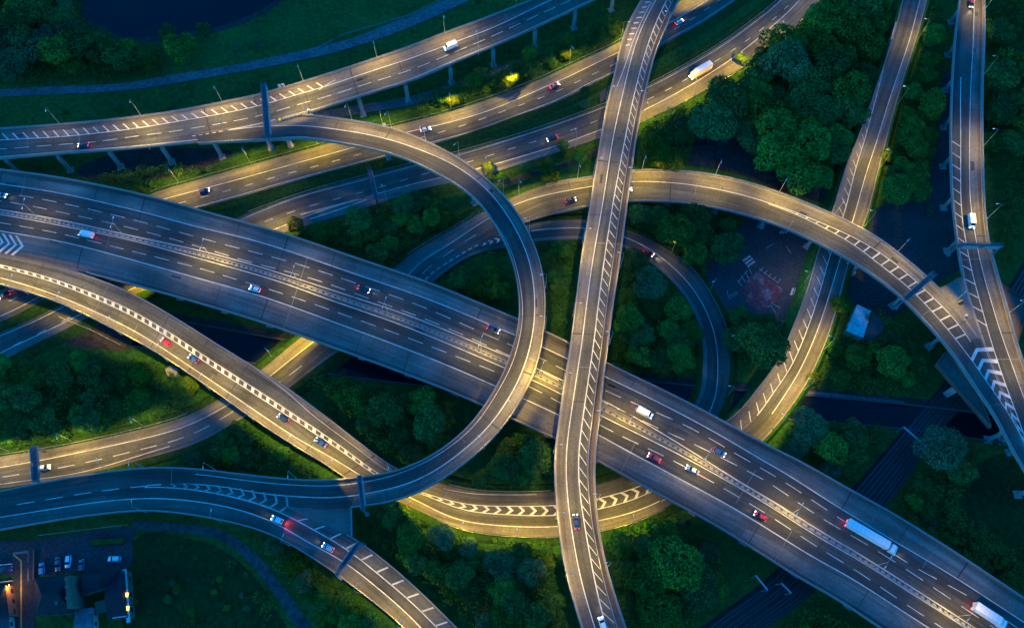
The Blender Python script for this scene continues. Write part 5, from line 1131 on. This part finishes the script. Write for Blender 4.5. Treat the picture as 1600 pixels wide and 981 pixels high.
# ================================================================ vehicles
def loft(mb, secs, mi=0, cap=True):
    base = len(mb.v); n = len(secs[0]); vs = [p for s_ in secs for p in s_]; fs = []
    for i in range(len(secs) - 1):
        for k in range(n): fs.append((i * n + k, i * n + (k + 1) % n, (i + 1) * n + (k + 1) % n, (i + 1) * n + k))
    if cap: fs += [tuple(range(n))[::-1], tuple((len(secs) - 1) * n + k for k in range(n))]
    mb.add(vs, fs, mi)
def ring(x, hw, z0, z1, sh=.86):
    return [(x, -hw * .94, z0), (x, -hw, z0 + (z1 - z0) * .35), (x, -hw * .98, z0 + (z1 - z0) * .75), (x, -hw * sh, z1), (x, hw * sh, z1), (x, hw * .98, z0 + (z1 - z0) * .75), (x, hw, z0 + (z1 - z0) * .35), (x, hw * .94, z0)]
VM = {}
def vmesh(key, fn):
    if key not in VM: VM[key] = fn()
    return VM[key]
def kid(name, data, parent, mat=None):
    o = bpy.data.objects.new(name, data); COL.objects.link(o); o.parent = parent
    if mat is not None: o.material_slots[0].link = 'OBJECT'; o.material_slots[0].material = mat
    return o
def wheel_data(r, w):
    def f():
        mb = MB(); mb.tube((0, -w / 2, 0), (0, w / 2, 0), r, n=14); mb.smooth = False; return mb.build('wheel', M['tyre'], link=False).data
    return vmesh(('wheel', r, w), f)
def rim_data(r, w):
    def f():
        mb = MB(); mb.tube((0, -w / 2 - .012, 0), (0, w / 2 + .012, 0), r * .6, n=10); return mb.build('rim', M['rim'], link=False).data
    return vmesh(('rim', r, w), f)
def wheels(root, xs, y, r, w):
    for x in xs:
        for s1 in (-1, 1):
            o = kid('wheel', wheel_data(r, w), root); o.location = (x, s1 * y, r); kid('rim', rim_data(r, w), o)
def lightbox(key, name, size, mat):
    def f(): mb = MB(); mb.box((0, 0, 0), size); return mb.build(name, M[mat], link=False).data
    return vmesh((key, size, mat), f)
def lights_on(root, xf, xr, y, zf, zr, lit, sf=(.18, .34, .16), sr=(.14, .36, .2)):
    for s1 in (-1, 1):
        o = kid('headlight', lightbox('hl', 'headlight', sf, 'headlight' if lit else 'parked_head'), root); o.location = (xf, s1 * y, zf)
        o = kid('tail_light', lightbox('tl', 'tail_light', sr, 'taillight' if lit else 'parked_tail'), root); o.location = (xr, s1 * y, zr)
def car(root, col, kind, lit):
    est = kind == 'saloon'; pm = paint(col[0], col[1])
    def body():
        mb = MB(); L = 2.25 if est else 2.02; zb = .93
        loft(mb, [ring(-L, .66, .36, .80), ring(-L + .14, .80, .26, .96), ring(-1.1, .88, .2, .99), ring(0, .89, .2, .96), ring(.95, .88, .2, .94), ring(L - .35, .84, .22, .78), ring(L - .06, .74, .26, .68), ring(L, .62, .34, .6)])
        mb.smooth = True; return mb.build('body', M['white'], link=False).data
    def glass():
        mb = MB(); r0 = -1.95 if not est else -1.6; r1 = -1.55 if not est else -1.05
        loft(mb, [[(r0, -.70, .93), (r0, .70, .93), (1.05, .74, .90), (1.05, -.74, .90)], [(r1, -.60, 1.40), (r1, .60, 1.40), (.28, .62, 1.42), (.28, -.62, 1.42)]]); return mb.build('windows', M['glass'], link=False).data
    def roof():
        mb = MB(); r1 = -1.62 if not est else -1.12
        loft(mb, [[(r1, -.615, 1.395), (r1, .615, 1.395), (.30, .635, 1.405), (.30, -.635, 1.405)], [(r1 + .08, -.52, 1.47), (r1 + .08, .52, 1.47), (.18, .54, 1.47), (.18, -.54, 1.47)]]); return mb.build('roof', M['white'], link=False).data
    kid('body', vmesh(('cb', kind), body), root, pm); kid('windows', vmesh(('cg', kind), glass), root); kid('roof', vmesh(('cr', kind), roof), root, pm)
    def mirror(): mb = MB(); mb.box((.75, .98, .98), (.16, .2, .14)); mb.box((.75, -.98, .98), (.16, .2, .14)); return mb.build('door_mirrors', M['tyre'], link=False).data
    kid('door_mirrors', vmesh(('cm', 1), mirror), root)
    L = 2.25 if est else 2.02; wheels(root, (-1.28, 1.32), .80, .32, .21); lights_on(root, L - .16, -L + .12, .56, .66, .84, lit)
def van(root, col, kind, lit):
    pm = paint(col[0], col[1])
    def body():
        mb = MB(); loft(mb, [ring(-2.75, .96, .3, 2.2, .93), ring(-2.6, 1.0, .25, 2.32, .93), ring(.9, 1.0, .22, 2.34, .93), ring(1.45, 1.0, .22, 2.2, .9), ring(2.05, .98, .22, 1.35, .9), ring(2.6, .94, .24, 1.08, .86), ring(2.75, .82, .3, .9, .86)]); return mb.build('body', M['white'], link=False).data
    kid('body', vmesh(('vb',), body), root, pm)
    def scr():
        mb = MB(); mb.add([(1.50, -.84, 2.14), (1.50, .84, 2.14), (2.06, .86, 1.38), (2.06, -.86, 1.38), (1.47, -.84, 2.16), (1.47, .84, 2.16), (2.03, .86, 1.36), (2.03, -.86, 1.36)], [(0, 1, 2, 3), (4, 7, 6, 5), (0, 4, 5, 1), (2, 6, 7, 3), (1, 5, 6, 2), (0, 3, 7, 4)])
        for s1 in (-1, 1): mb.box((1.2, s1 * 1.0, 1.75), (.8, .03, .5))
        return mb.build('windows', M['glass'], link=False).data
    kid('windows', vmesh(('vg',), scr), root); wheels(root, (-1.7, 1.75), .90, .36, .24); lights_on(root, 2.66, -2.72, .72, .75, 1.1, lit)
def lorry(root, col, kind, lit):
    art = kind == 'artic'; L = 13.4 if art else 7.8; x0 = -8.2 if art else -5.2; x1 = x0 + L; pm = paint(col[0], col[1]); cx = x1 + .75 if art else x1 + .12
    def box():
        mb = MB(); loft(mb, [ring(x0, 1.26, 1.25, 3.9, .97), ring(x0 + .05, 1.28, 1.2, 3.95, .97), ring(x1 - .05, 1.28, 1.2, 3.95, .97), ring(x1, 1.26, 1.25, 3.9, .97)])
        return mb.build('box_body', M['white'], link=False).data
    bx = kid('box_body', vmesh(('lb', kind), box), root, pm)
    def seams():
        mb = MB(); n = int(L / 1.3)
        for k in range(1, n): mb.box((x0 + L * k / n, 0, 3.955), (.05, 2.4, .03))
        mb.box((x0 + L / 2, 1.2, 3.93), (L - .1, .06, .06)); mb.box((x0 + L / 2, -1.2, 3.93), (L - .1, .06, .06)); return mb.build('roof_seams', M['steel'], link=False).data
    kid('roof_seams', vmesh(('ls', kind), seams), bx)
    def cab():
        mb = MB(); loft(mb, [ring(cx, 1.2, .5, 3.2, .94), ring(cx + .1, 1.24, .45, 3.5, .9), ring(cx + 1.3, 1.24, .45, 3.3, .9), ring(cx + 1.95, 1.22, .45, 2.5, .92), ring(cx + 2.25, 1.18, .45, 1.7, .95), ring(cx + 2.32, 1.1, .5, 1.5, .95)]); return mb.build('cab', M['white'], link=False).data
    cb = kid('cab', vmesh(('lc', kind), cab), root, pm)
    if len(col) > 2:
        def sk():
            mb = MB()
            for s1 in (-1.27, 1.27): mb.box(((x0 + x1) / 2, s1, 1.0), (L - 1, .08, .75))
            return mb.build('side_skirts', M['white'], link=False).data
        kid('side_skirts', vmesh(('lk', kind), sk), root, paint(col[2], col[3]))
    def scr():
        mb = MB(); mb.add([(cx + 1.42, -1.08, 3.18), (cx + 1.42, 1.08, 3.18), (cx + 2.20, 1.1, 1.9), (cx + 2.20, -1.1, 1.9), (cx + 1.36, -1.08, 3.14), (cx + 1.36, 1.08, 3.14), (cx + 2.1, 1.1, 1.9), (cx + 2.1, -1.1, 1.9)], [(0, 1, 2, 3), (7, 6, 5, 4), (0, 4, 5, 1), (1, 5, 6, 2), (2, 6, 7, 3), (3, 7, 4, 0)]); return mb.build('windscreen', M['glass'], link=False).data
    kid('windscreen', vmesh(('lw', kind), scr), cb)
    def ch(): mb = MB(); mb.box(((x0 + cx + 1.5) / 2, 0, .95), (cx + 1.4 - x0, 1.0, .35)); return mb.build('chassis', M['tyre'], link=False).data
    kid('chassis', vmesh(('lf', kind), ch), root)
    wheels(root, (x0 + 1.6, x0 + 2.9, x0 + 4.2, x1 - .6, cx + 1.3) if art else (x0 + 1.9, cx + 1.2), 1.02, .5, .4); lights_on(root, cx + 2.25, x0 + .02, .9, .95, 1.15, lit, (.2, .4, .28), (.14, .4, .3))
def vehicle(road, x, y, kind, col, label, d, u=None, z=None, yaw=None, lit=True, name=None):
    if road is not None:
        q, uu = road.locate(x, y); p = road.pt(q, uu, .04); t = road.tan(q) * d; yaw = math.atan2(t[1], t[0]); pitch = -math.asin(t[2])
    else: p = W(x, y, z); pitch = 0
    nm = {'hatch': 'car', 'saloon': 'car', 'van': 'van', 'artic': 'lorry', 'truck': 'lorry'}[kind]
    root = thing(nm, p, label, nm); root.rotation_euler = (0, pitch, yaw)
    {'hatch': car, 'saloon': car, 'van': van, 'artic': lorry, 'truck': lorry}[kind](root, col, kind, lit)
    if lit:
        f, r_ = {'hatch': (2.1, -2.1), 'saloon': (2.3, -2.3), 'van': (2.8, -2.85), 'artic': (8.4, -8.3), 'truck': (5.1, -5.3)}[kind]
        for nm, x, c_, pw_, s_, fw in (('headlamp_beam', f, (1, .86, .62), 42, 75, 1), ('tail_glow', r_, (1, .06, .04), 13, 140, -1)):
            k = 'veh' + nm
            if k not in LIGHTS: l = bpy.data.lights.new(nm, 'SPOT'); l.energy = pw_; l.color = c_; l.spot_size = math.radians(s_); l.spot_blend = 1; l.shadow_soft_size = .3; LIGHTS[k] = l
            o = bpy.data.objects.new(nm, LIGHTS[k]); COL.objects.link(o); o.parent = root; o.location = (x, 0, .75); o.rotation_euler = Vector((fw, 0, -.16 if fw > 0 else -.5)).to_track_quat('-Z', 'Y').to_euler()
    return root
WHT = ('white', (.72, .73, .75)); SIL = ('silver', (.38, .40, .43)); BLK = ('black', (.015, .016, .02)); BLU = ('blue', (.02, .06, .20)); RED = ('red', (.55, .015, .03)); GRY = ('grey', (.10, .12, .15)); DRD = ('dark_red', (.22, .015, .02)); NVY = ('navy', (.015, .03, .08)); SKY = ('slate_blue', (.14, .24, .34))
vehicle(RM, 10,306, 'hatch', SIL, 'silver car entering the motorway at the left edge', 1)
vehicle(RM, 133,368, 'van', WHT, 'white van on the unlit left stretch of the motorway, beside the central reservation', -1)
vehicle(RM, 395,452, 'hatch', WHT, 'white car in the nearside lane of the motorway, under the first bright median lamp', -1)
vehicle(RM, 572,454, 'saloon', BLK, 'black car alone on the dark middle stretch of the motorway', 1)
vehicle(RM, 775,517, 'saloon', NVY, 'navy car about to pass beneath the loop ramp on the motorway', 1)
vehicle(RM, 1007,646, 'van', WHT, 'white van on the motorway just right of the tallest bridge', 1)
vehicle(RM, 1022,716, 'saloon', RED, 'bright red car on the motorway, nearest the tallest bridge', -1)
vehicle(RM, 1082,735, 'saloon', SKY, 'slate blue car beside the red car near the tallest bridge', -1)
vehicle(RM, 1122,706, 'hatch', BLU, 'dark blue car across the central reservation from the slate blue car', 1)
vehicle(RM, 1189,808, 'hatch', ('red', RED[1]), 'red car on the lower half of the motorway, across from the long white lorry', -1)
vehicle(RM, 1355,838, 'artic', WHT, 'long white articulated lorry on the motorway at the lower right', 1)
vehicle(RM, 1538,960, 'truck', ('pale', (.75, .72, .74)), 'short white box lorry on the motorway in the lower right corner', 1)
vehicle(RA, 128,229, 'hatch', NVY, 'dark car at the left end of the top left viaduct', -1)
vehicle(RA, 704,75, 'van', WHT, 'white van on the upper viaduct, on its way towards the gantry', -1)
vehicle(R1, 320,300, 'hatch', BLU, 'dark blue car on the upper surface carriageway just above the motorway', 1)
vehicle(R1, 665,204, 'saloon', WHT, 'white car on the upper surface carriageway beside the loop ramp', 1)
vehicle(R1, 866,136, 'saloon', ('rose', (.45, .12, .16)), 'dusky red car on the upper surface carriageway, left of the tallest bridge', 1)
vehicle(R1, 1062,36, 'hatch', WHT, 'white car on the upper surface carriageway, right of the tallest bridge', 1)
vehicle(R2, 863,218, 'saloon', BLK, 'black car on the lower surface carriageway left of the tallest bridge', -1)
vehicle(R2, 1093,116, 'truck', ('cream', (.80, .79, .76), 'orange', (.50, .22, .05)), 'white lorry with orange side skirts on the yellow lit surface carriageway', -1)
vehicle(RE, 892,314, 'hatch', NVY, 'dark car on the arching ramp, left of the tallest bridge', 1)
vehicle(RE, 980,298, 'hatch', WHT, 'white car on the arching ramp emerging from under the tallest bridge', 1)
vehicle(RI, 1012,396, 'hatch', DRD, 'dark red car alone on the inner loop road', 1)
vehicle(RS, 259,535, 'hatch', ('red', RED[1]), 'red car leading the file on the sweeping ramp', -1)
vehicle(RS, 302,561, 'hatch', BLU, 'blue car second in the file on the sweeping ramp', -1)
vehicle(RS, 442,654, 'hatch', NVY, 'navy car third in the file on the sweeping ramp', -1)
vehicle(RS, 502,692, 'saloon', ('blue', BLU[1]), 'blue car last in the file, nearest the loop ramp', -1)
vehicle(RF, 434,812, 'hatch', WHT, 'white car braking beside the chevrons of the slip ramp', -1)
vehicle(RF, 513,855, 'hatch', SIL, 'silver car on the slip ramp next to the slender gantry', -1)
vehicle(RE, 70,731, 'hatch', WHT, 'white car beside the short gantry at the left edge', 1)
vehicle(RN, 900,815, 'saloon', NVY, 'navy car on the lower part of the tallest bridge', -1)
vehicle(RN, 941,974, 'hatch', WHT, 'white car on the tallest bridge at the bottom edge', -1)
vehicle(RR, 1516,348, 'van', WHT, 'white van coming down the right hand viaduct', 1)
vehicle(RR, 1516,8, 'hatch', DRD, 'dark red car at the top of the right hand viaduct', 1)
vehicle(R1, 10,462, 'hatch', ('dark_red', DRD[1]), 'dark red car half hidden below the ramp at the left edge', -1)
def yawpx(x0, y0, x1, y1): a, b2 = W(x0, y0), W(x1, y1); return math.atan2(b2[1] - a[1], b2[0] - a[0])
for x, y, x1, y1, k, c, lb in ((67,889,66.5,880,'hatch',SKY,'slate blue car parked at the left end of the car park'), (92,881,92,890,'saloon',GRY,'dark grey estate car parked beside the white car in the car park'), (108,877,107,886,'hatch',WHT,'white car with a black roof parked in the middle of the car park'), (129,884,129,876,'hatch',GRY,'small grey car parked at the right of the row in the car park'), (180,873,174,873,'hatch',WHT,'white car parked sideways alone at the right of the car park'), (10,889,18,888,'saloon',NVY,'navy car parked in the yard at the far left')):
    vehicle(None, x, y, k, c, lb, 1, z=.1, yaw=yawpx(x, y, x1, y1), lit=False)
# the glow of the brake lights and of two pairs of headlamps on the road
def carbeam(road, x, y, d, col, power, back=False, size=70):
    q, u = road.locate(x, y); p = road.pt(q, u, .8); t = road.tan(q) * d; l = bpy.data.lights.new('car_lamp_beam', 'SPOT'); l.energy = power; l.color = col; l.spot_size = math.radians(size); l.spot_blend = .9; l.shadow_soft_size = .2
    o = bpy.data.objects.new('car_lamp_beam', l); COL.objects.link(o); pos = p + t * (2.5 if not back else -2.5); o.location = pos; dirv = Vector(t if not back else -t) + Vector((0, 0, -.22)); o.rotation_euler = dirv.to_track_quat('-Z', 'Y').to_euler()
    best = min((ob for ob in COL.objects if ob.get('category') in ('car', 'van')), key=lambda ob: (Vector(ob.location) - Vector(p)).length); bpy.context.view_layer.update(); mw = o.matrix_world.copy(); o.parent = best; o.matrix_parent_inverse = best.matrix_world.inverted()
bpy.context.view_layer.update()
for args in ((RF, 434, 812, -1, (1, .05, .06), 90, True, 150), (RI, 1012, 396, 1, (1, .8, .5), 120), (RR, 1516, 8, 1, (1, .85, .5), 120)): carbeam(*args)

# ================================================================ buildings, bottom left, and the shed
def gable_roof(pp, z0, zr, mb, hip=0.25):
    """pp: four corners in order; ridge parallel to the first side"""
    a, b2, c, d = [np.array([p[0], p[1], z0]) for p in pp]; m0 = (a + d) / 2; m1 = (b2 + c) / 2; v = m1 - m0
    r0 = m0 + v * hip; r1 = m1 - v * hip; r0[2] = r1[2] = zr
    mb.add([a, b2, c, d, r0, r1], [(0, 1, 5, 4), (2, 3, 4, 5), (1, 2, 5), (3, 0, 4), (0, 3, 2, 1)])
def house(px, h, ridge, label, roof='slate', wall='brick', hip=.25, name='building', over=.35, flat=False, nwin=3, cat='building'):
    pp = [W(x, y, h) for x, y in px]; c = np.mean(pp, axis=0); root = thing(name, (c[0], c[1], 0), label, cat)
    ins = [c + (p - c) * .96 for p in pp]; mb = MB(); mb.prism([(p[0], p[1]) for p in ins], 0, h - .02); w = mb.build('wall', M[wall], root)
    if flat:
        mb = MB(); mb.prism([(p[0], p[1]) for p in pp], h, h + .25); rf = mb.build('roof', M[roof], root)
    else:
        mb = MB(); gable_roof(pp, h, h + ridge, mb, hip); rf = mb.build('roof', M[roof], root)
    for i in range(4):
        a, b2 = ins[i], ins[(i + 1) % 4]; d = b2 - a; L = np.linalg.norm(d); d /= L
        if L < 4: continue
        out = np.array([d[1], -d[0], 0]); out = out if np.dot(out, (a + b2) / 2 - c) > 0 else -out
        for k in range(min(nwin, int(L / 3))):
            f = (k + .5) / min(nwin, int(L / 3)); p = a + d * L * f + out * .03; mb = MB(); mb.beam(p - d * .6 + (0, 0, 1.9 - h), p + d * .6 + (0, 0, 1.9 - h), .08, 1.3); mb.build('window', M['window'], root)
    return root, rf, w
h1, rf, _ = house([(54,903),(116,896),(116,958),(56,962)], 5.5, 3.0, 'dark hipped slate roof house between the side street and the brick chimney wall', hip=.3)
mb = MB(); p = W(88, 940, 7.5); mb.box((p[0], p[1], 7.4), (.9, 1.6, .12)); mb.build('skylight', M['sheet'], rf)
mb = MB(); a, b2 = W(116, 901, 5.5), W(119, 950, 5.5); mb.beam(a + (0, 0, -.9), b2 + (0, 0, -.9), 1.7, 9.5); 
for f in (.1, .35, .7): c = a + (b2 - a) * f; mb.box((c[0], c[1], 9.8), (1.5, 1.0, .7))
mb.build('chimney_wall', M['brick'], h1)
h2, rf, _ = house([(126,897),(188,890),(174,915),(128,930)], 5.2, 2.6, 'dark pitched roof wing facing the car park, behind the brick chimney wall', hip=.12)
h3, rf, w3 = house([(168,910),(172,890),(197,889),(199,962)][0:0] + [(166,905),(195,889),(200,965),(168,968)], 5.4, 2.4, 'long dark roofed building with a white eave and two orange lamps', hip=.05)
mb = MB(); a, b2 = W(194.5, 889, 5.3), W(201, 972, 5.3); mb.beam(a, b2, 1.1, .3); mb.build('eave', M['trim'], h3)
for x, y, c in ((198, 929, 'amber'), (199.3, 950, 'amber')):
    p = W(x, y, 5.0); mb = MB(); mb.box((p[0] + .3, p[1], 5.75), (.9, 1.2, .35)); lo = mb.build('wall_lamp', M['litglass'], h3)
mb = MB(); a, b2 = W(176, 965, 5.5), W(198, 962, 5.5); mb.beam(a, b2, .3, .4); mb.build('parapet_trim', M['trim'], h3)
house([(117,952),(145,948),(147,1000),(118,1000)], 3.6, .8, 'flat pale blue sheeted extension behind the chimney wall', roof='sheet', wall='render', hip=0.0)
house([(148,940),(166,936),(167,955),(150,958)], 2.6, .5, 'small rust coloured roofed annexe beside the long dark roofed building', roof='brick', flat=True)
house([(-30,916),(8,912),(14,962),(-30,966)], 5.5, 2.4, 'slate roofed house at the far left with an amber lamp on its brick side', hip=.1)
house([(-25,966),(14,962),(17,1010),(-25,1010)], 3.2, .6, 'low flat roofed annexe in the bottom left corner', roof='felt', flat=True, wall='render')
hh = thing('wall_lantern', W(13.5, 914, 4.6), 'amber lantern on the brick house beside the side street', 'lamp')
mb = MB(); mb.box((0, 0, 0), (.3, .35, .4)); mb.build('lantern_glass', M['litglass'], hh, world=False); mb = MB(); mb.box((0, 0, .25), (.45, .5, .1)); mb.tube((-.6, 0, .2), (0, 0, .25), .04); mb.build('bracket', M['steel'], hh, world=False)
l = bpy.data.lights.new('lantern_light', 'POINT'); l.energy = 110; l.color = (1, .5, .08); l.shadow_soft_size = .2; lo = bpy.data.objects.new('lantern_light', l); COL.objects.link(lo); lo.parent = hh; lo.location = (.6, -.3, -.3)
poly_sheet('brick_paving', [(8,912),(21,910),(20,985),(8,985)], .06, 'dirt')
for (x0, y0, x1, y1, lb) in ((-5, 884, 21, 881, 'pale garden wall at the top of the yard, far left'), (-5, 911, 21, 907, 'pale garden wall in front of the brick house, far left')):
    mb = MB(); a, b2 = W(x0, y0, 0), W(x1, y1, 0); mb.beam(a + (0, 0, .7), b2 + (0, 0, .7), .25, 1.4); tag(mb.build('garden_wall', M['render']), lb, 'wall')
mb = MB(); a, b2 = W(147, 848, 0), W(196, 845, 0); mb.beam(a + (0, 0, .9), b2 + (0, 0, .9), 1.6, 1.8); tag(mb.build('hedge', M['scrub']), 'dark clipped hedge along the top of the car park', 'hedge')
sh, rf, _ = house([(1339,476),(1361,486),(1349,528),(1322,517)], 4.0, .5, 'shed with a patchy pale blue roof beside the arching ramp', roof='rust_sheet', wall='render', hip=0, name='shed', flat=True, cat='shed')
house([(1362,489),(1385,500),(1371,540),(1350,530)], 3.4, .4, 'dark flat roofed shed attached beside the patchy pale roof', roof='felt', wall='brick', name='shed', flat=True, cat='shed')
# fenced pit
def fence(pts, h, label, mat='steel'):
    pp = [W(x, y, 0) for x, y in pts]; c = np.mean(pp, axis=0); root = thing('fence', (c[0], c[1], 0), label, 'fence'); mb = MB(); ps = MB()
    for a, b2 in zip(pp[:-1], pp[1:]):
        L = np.linalg.norm(b2 - a); n = max(1, int(L / 2.4))
        for hh_ in (.35, .8, h - .1): mb.beam(a + (0, 0, hh_), b2 + (0, 0, hh_), .05, .12)
        for k in range(n + 1): p = a + (b2 - a) * k / n; ps.box((p[0], p[1], h / 2), (.1, .1, h))
    mb.add(ps.v, ps.f); mb.build('railing', M[mat], root)
fence([(1054,174),(1036,202),(1069,226),(1100,190),(1112,184)], 1.8, 'wire fence round a square pit, right of the tallest bridge')
fence([(1069,226),(1062,240)], 1.8, 'short fence spur running down from the fenced pit')
mb = MB(); pp = [W(x, y, .6) for x, y in ((1052,182),(1060,178),(1069,192),(1060,198))]; mb.prism([(p[0], p[1]) for p in pp], 0, .6); o = mb.build('pit_cover', M['felt']); tag(o, 'black cover over the fenced pit', 'cover')
mb = MB(); pp = [W(x, y, .8) for x, y in ((936,146),(948,138),(950,152),(938,160))]; mb.prism([(p[0], p[1]) for p in pp], 0, .8); tag(mb.build('equipment_plinth', M['felt']), 'dark equipment plinth in the median beside the tallest bridge', 'plinth')
fence([(95,497),(140,515),(190,540)], 1.5, 'dark fence beside the bare earth under the sweeping ramp')
fence([(470,90),(540,55),(640,26),(690,2)], 1.3, 'pale railing along the footpath above the top viaduct')
mb = MB(); pp = [W(x, y, 1.4) for x, y in ((258,577),(266,570),(278,576),(276,587),(262,588))]; mb.prism([(p[0], p[1]) for p in pp], 0, 1.4); tag(mb.build('concrete_block', M['conc_pier']), 'pale concrete block at the foot of the sweeping ramp', 'block')
# things on the gores: crash cushion, hazard marker, roadside cabinets
def cushion(x, y, z, x1, y1, label):
    p, p1 = W(x, y, z), W(x1, y1, z); d = p1 - p; L = np.linalg.norm(d); yaw = math.atan2(d[1], d[0]); root = thing('crash_cushion', p, label, 'crash cushion', None, yaw)
    mb = MB(); mb.tube((0, 0, .1), (0, 0, 1.15), .55, .55, 12); mb.build('nose', M['hv_yellow'], root, False)
    mb = MB(); n = int(L / 1.1)
    for k in range(n): mb.box((1.2 + k * 1.1, 0, .5), (.8, .75, .8))
    mb.build('cells', M['conc_pier'], root, False); mb = MB()
    for s1 in (-.48, .48): mb.box((L / 2 + .4, s1, .6), (L, .06, .35))
    mb.build('side_rails', M['steel'], root, False)
cushion(438, 189, 12.1, 470, 180, 'crash cushion with a yellow nose at the tip of the loop ramp gore')
mb_r = thing('hazard_trolley', W(1499, 472, 12.02), 'yellow hazard trolley standing on the gore of the right hand viaduct', 'trolley', None, .5)
mb = MB(); mb.box((0, 0, .95), (1.6, .25, .9)); mb.build('hazard_board', M['hv_yellow'], mb_r, False); mb = MB(); mb.box((0, -.5, .35), (1.5, 1.3, .18)); mb.tube((-.7, -.5, .25), (-.85, -.5, .25), .25, n=10); mb.tube((.7, -.5, .25), (.85, -.5, .25), .25, n=10); mb.build('trailer', M['tyre'], mb_r, False)
mb_r = thing('barrels', W(1508, 494, 12.02), 'pale barrier drum lying near the hazard trolley', 'drum', None, 1.0)
mb_r.name = 'barrier_drum'; mb = MB(); mb.tube((0, 0, 0), (0, 0, 1.0), .5, .38, 12); mb.build('drum', M['trim'], mb_r, False); mb = MB(); mb.tube((0, 0, .45), (0, 0, .65), .47, .44, 12); mb.build('band', M['plastic_red'], mb_r, False)
for x, y, rd, lb in ((433.5,139.5,RA,'left of two white cabinets on the far parapet beside the tall gantry'), (439,138,RA,'right of two white cabinets on the far parapet beside the tall gantry'), (598,197.5,RL,'white cabinet on the outer parapet of the loop ramp'), (486,176,RA,'white cabinet at the nose between viaduct and loop ramp')):
    q, u = rd.locate(x, y); p = rd.pt(q, u); root = thing('cabinet', p, lb, 'cabinet'); mb = MB(); mb.box((0, 0, 1.0), (.9, .6, 1.9)); mb.build('box', M['trim'], root, False); mb = MB(); mb.box((0, 0, 2.0), (1.05, .75, .1)); mb.build('lid', M['steel'], root, False)
SKYTINT = (.42, 1.80, 1.10, 1); SKYSTR = .15; EXPO = 3.5
# ================================================================ dusk light
w = bpy.data.worlds.new('World'); SC.world = w; w.use_nodes = True; nt = w.node_tree; bg = nt.nodes['Background']
sky = nt.nodes.new('ShaderNodeTexSky'); sky.sky_type = 'NISHITA'; sky.sun_disc = False; sky.sun_elevation = math.radians(2.5); sky.sun_rotation = math.radians(250); sky.air_density = 1.0; sky.dust_density = .2; sky.ozone_density = 8.0
mx = nt.nodes.new('ShaderNodeMix'); mx.data_type = 'RGBA'; mx.blend_type = 'MULTIPLY'; mx.inputs[0].default_value = 1; mx.inputs[7].default_value = SKYTINT
nt.links.new(sky.outputs[0], mx.inputs[6]); nt.links.new(mx.outputs[2], bg.inputs[0]); bg.inputs[1].default_value = SKYSTR
sl_ = bpy.data.lights.new('sun', 'SUN'); sl_.energy = .02; sl_.angle = math.radians(25); sl_.color = (1, .8, .6); so = bpy.data.objects.new('sun', sl_); COL.objects.link(so)
az = math.radians(250); so.rotation_euler = Vector((-math.sin(az), -math.cos(az), -.12)).to_track_quat('-Z', 'Y').to_euler()
SC.render.engine = 'CYCLES'
SC.view_settings.view_transform = 'Standard'; SC.view_settings.look = 'None'; SC.view_settings.exposure = EXPO; SC.view_settings.gamma = 1; SC.view_settings.use_curve_mapping = False
SC.cycles.max_bounces = 4; SC.cycles.diffuse_bounces = 2
SC.cycles.sample_clamp_indirect = 3.0
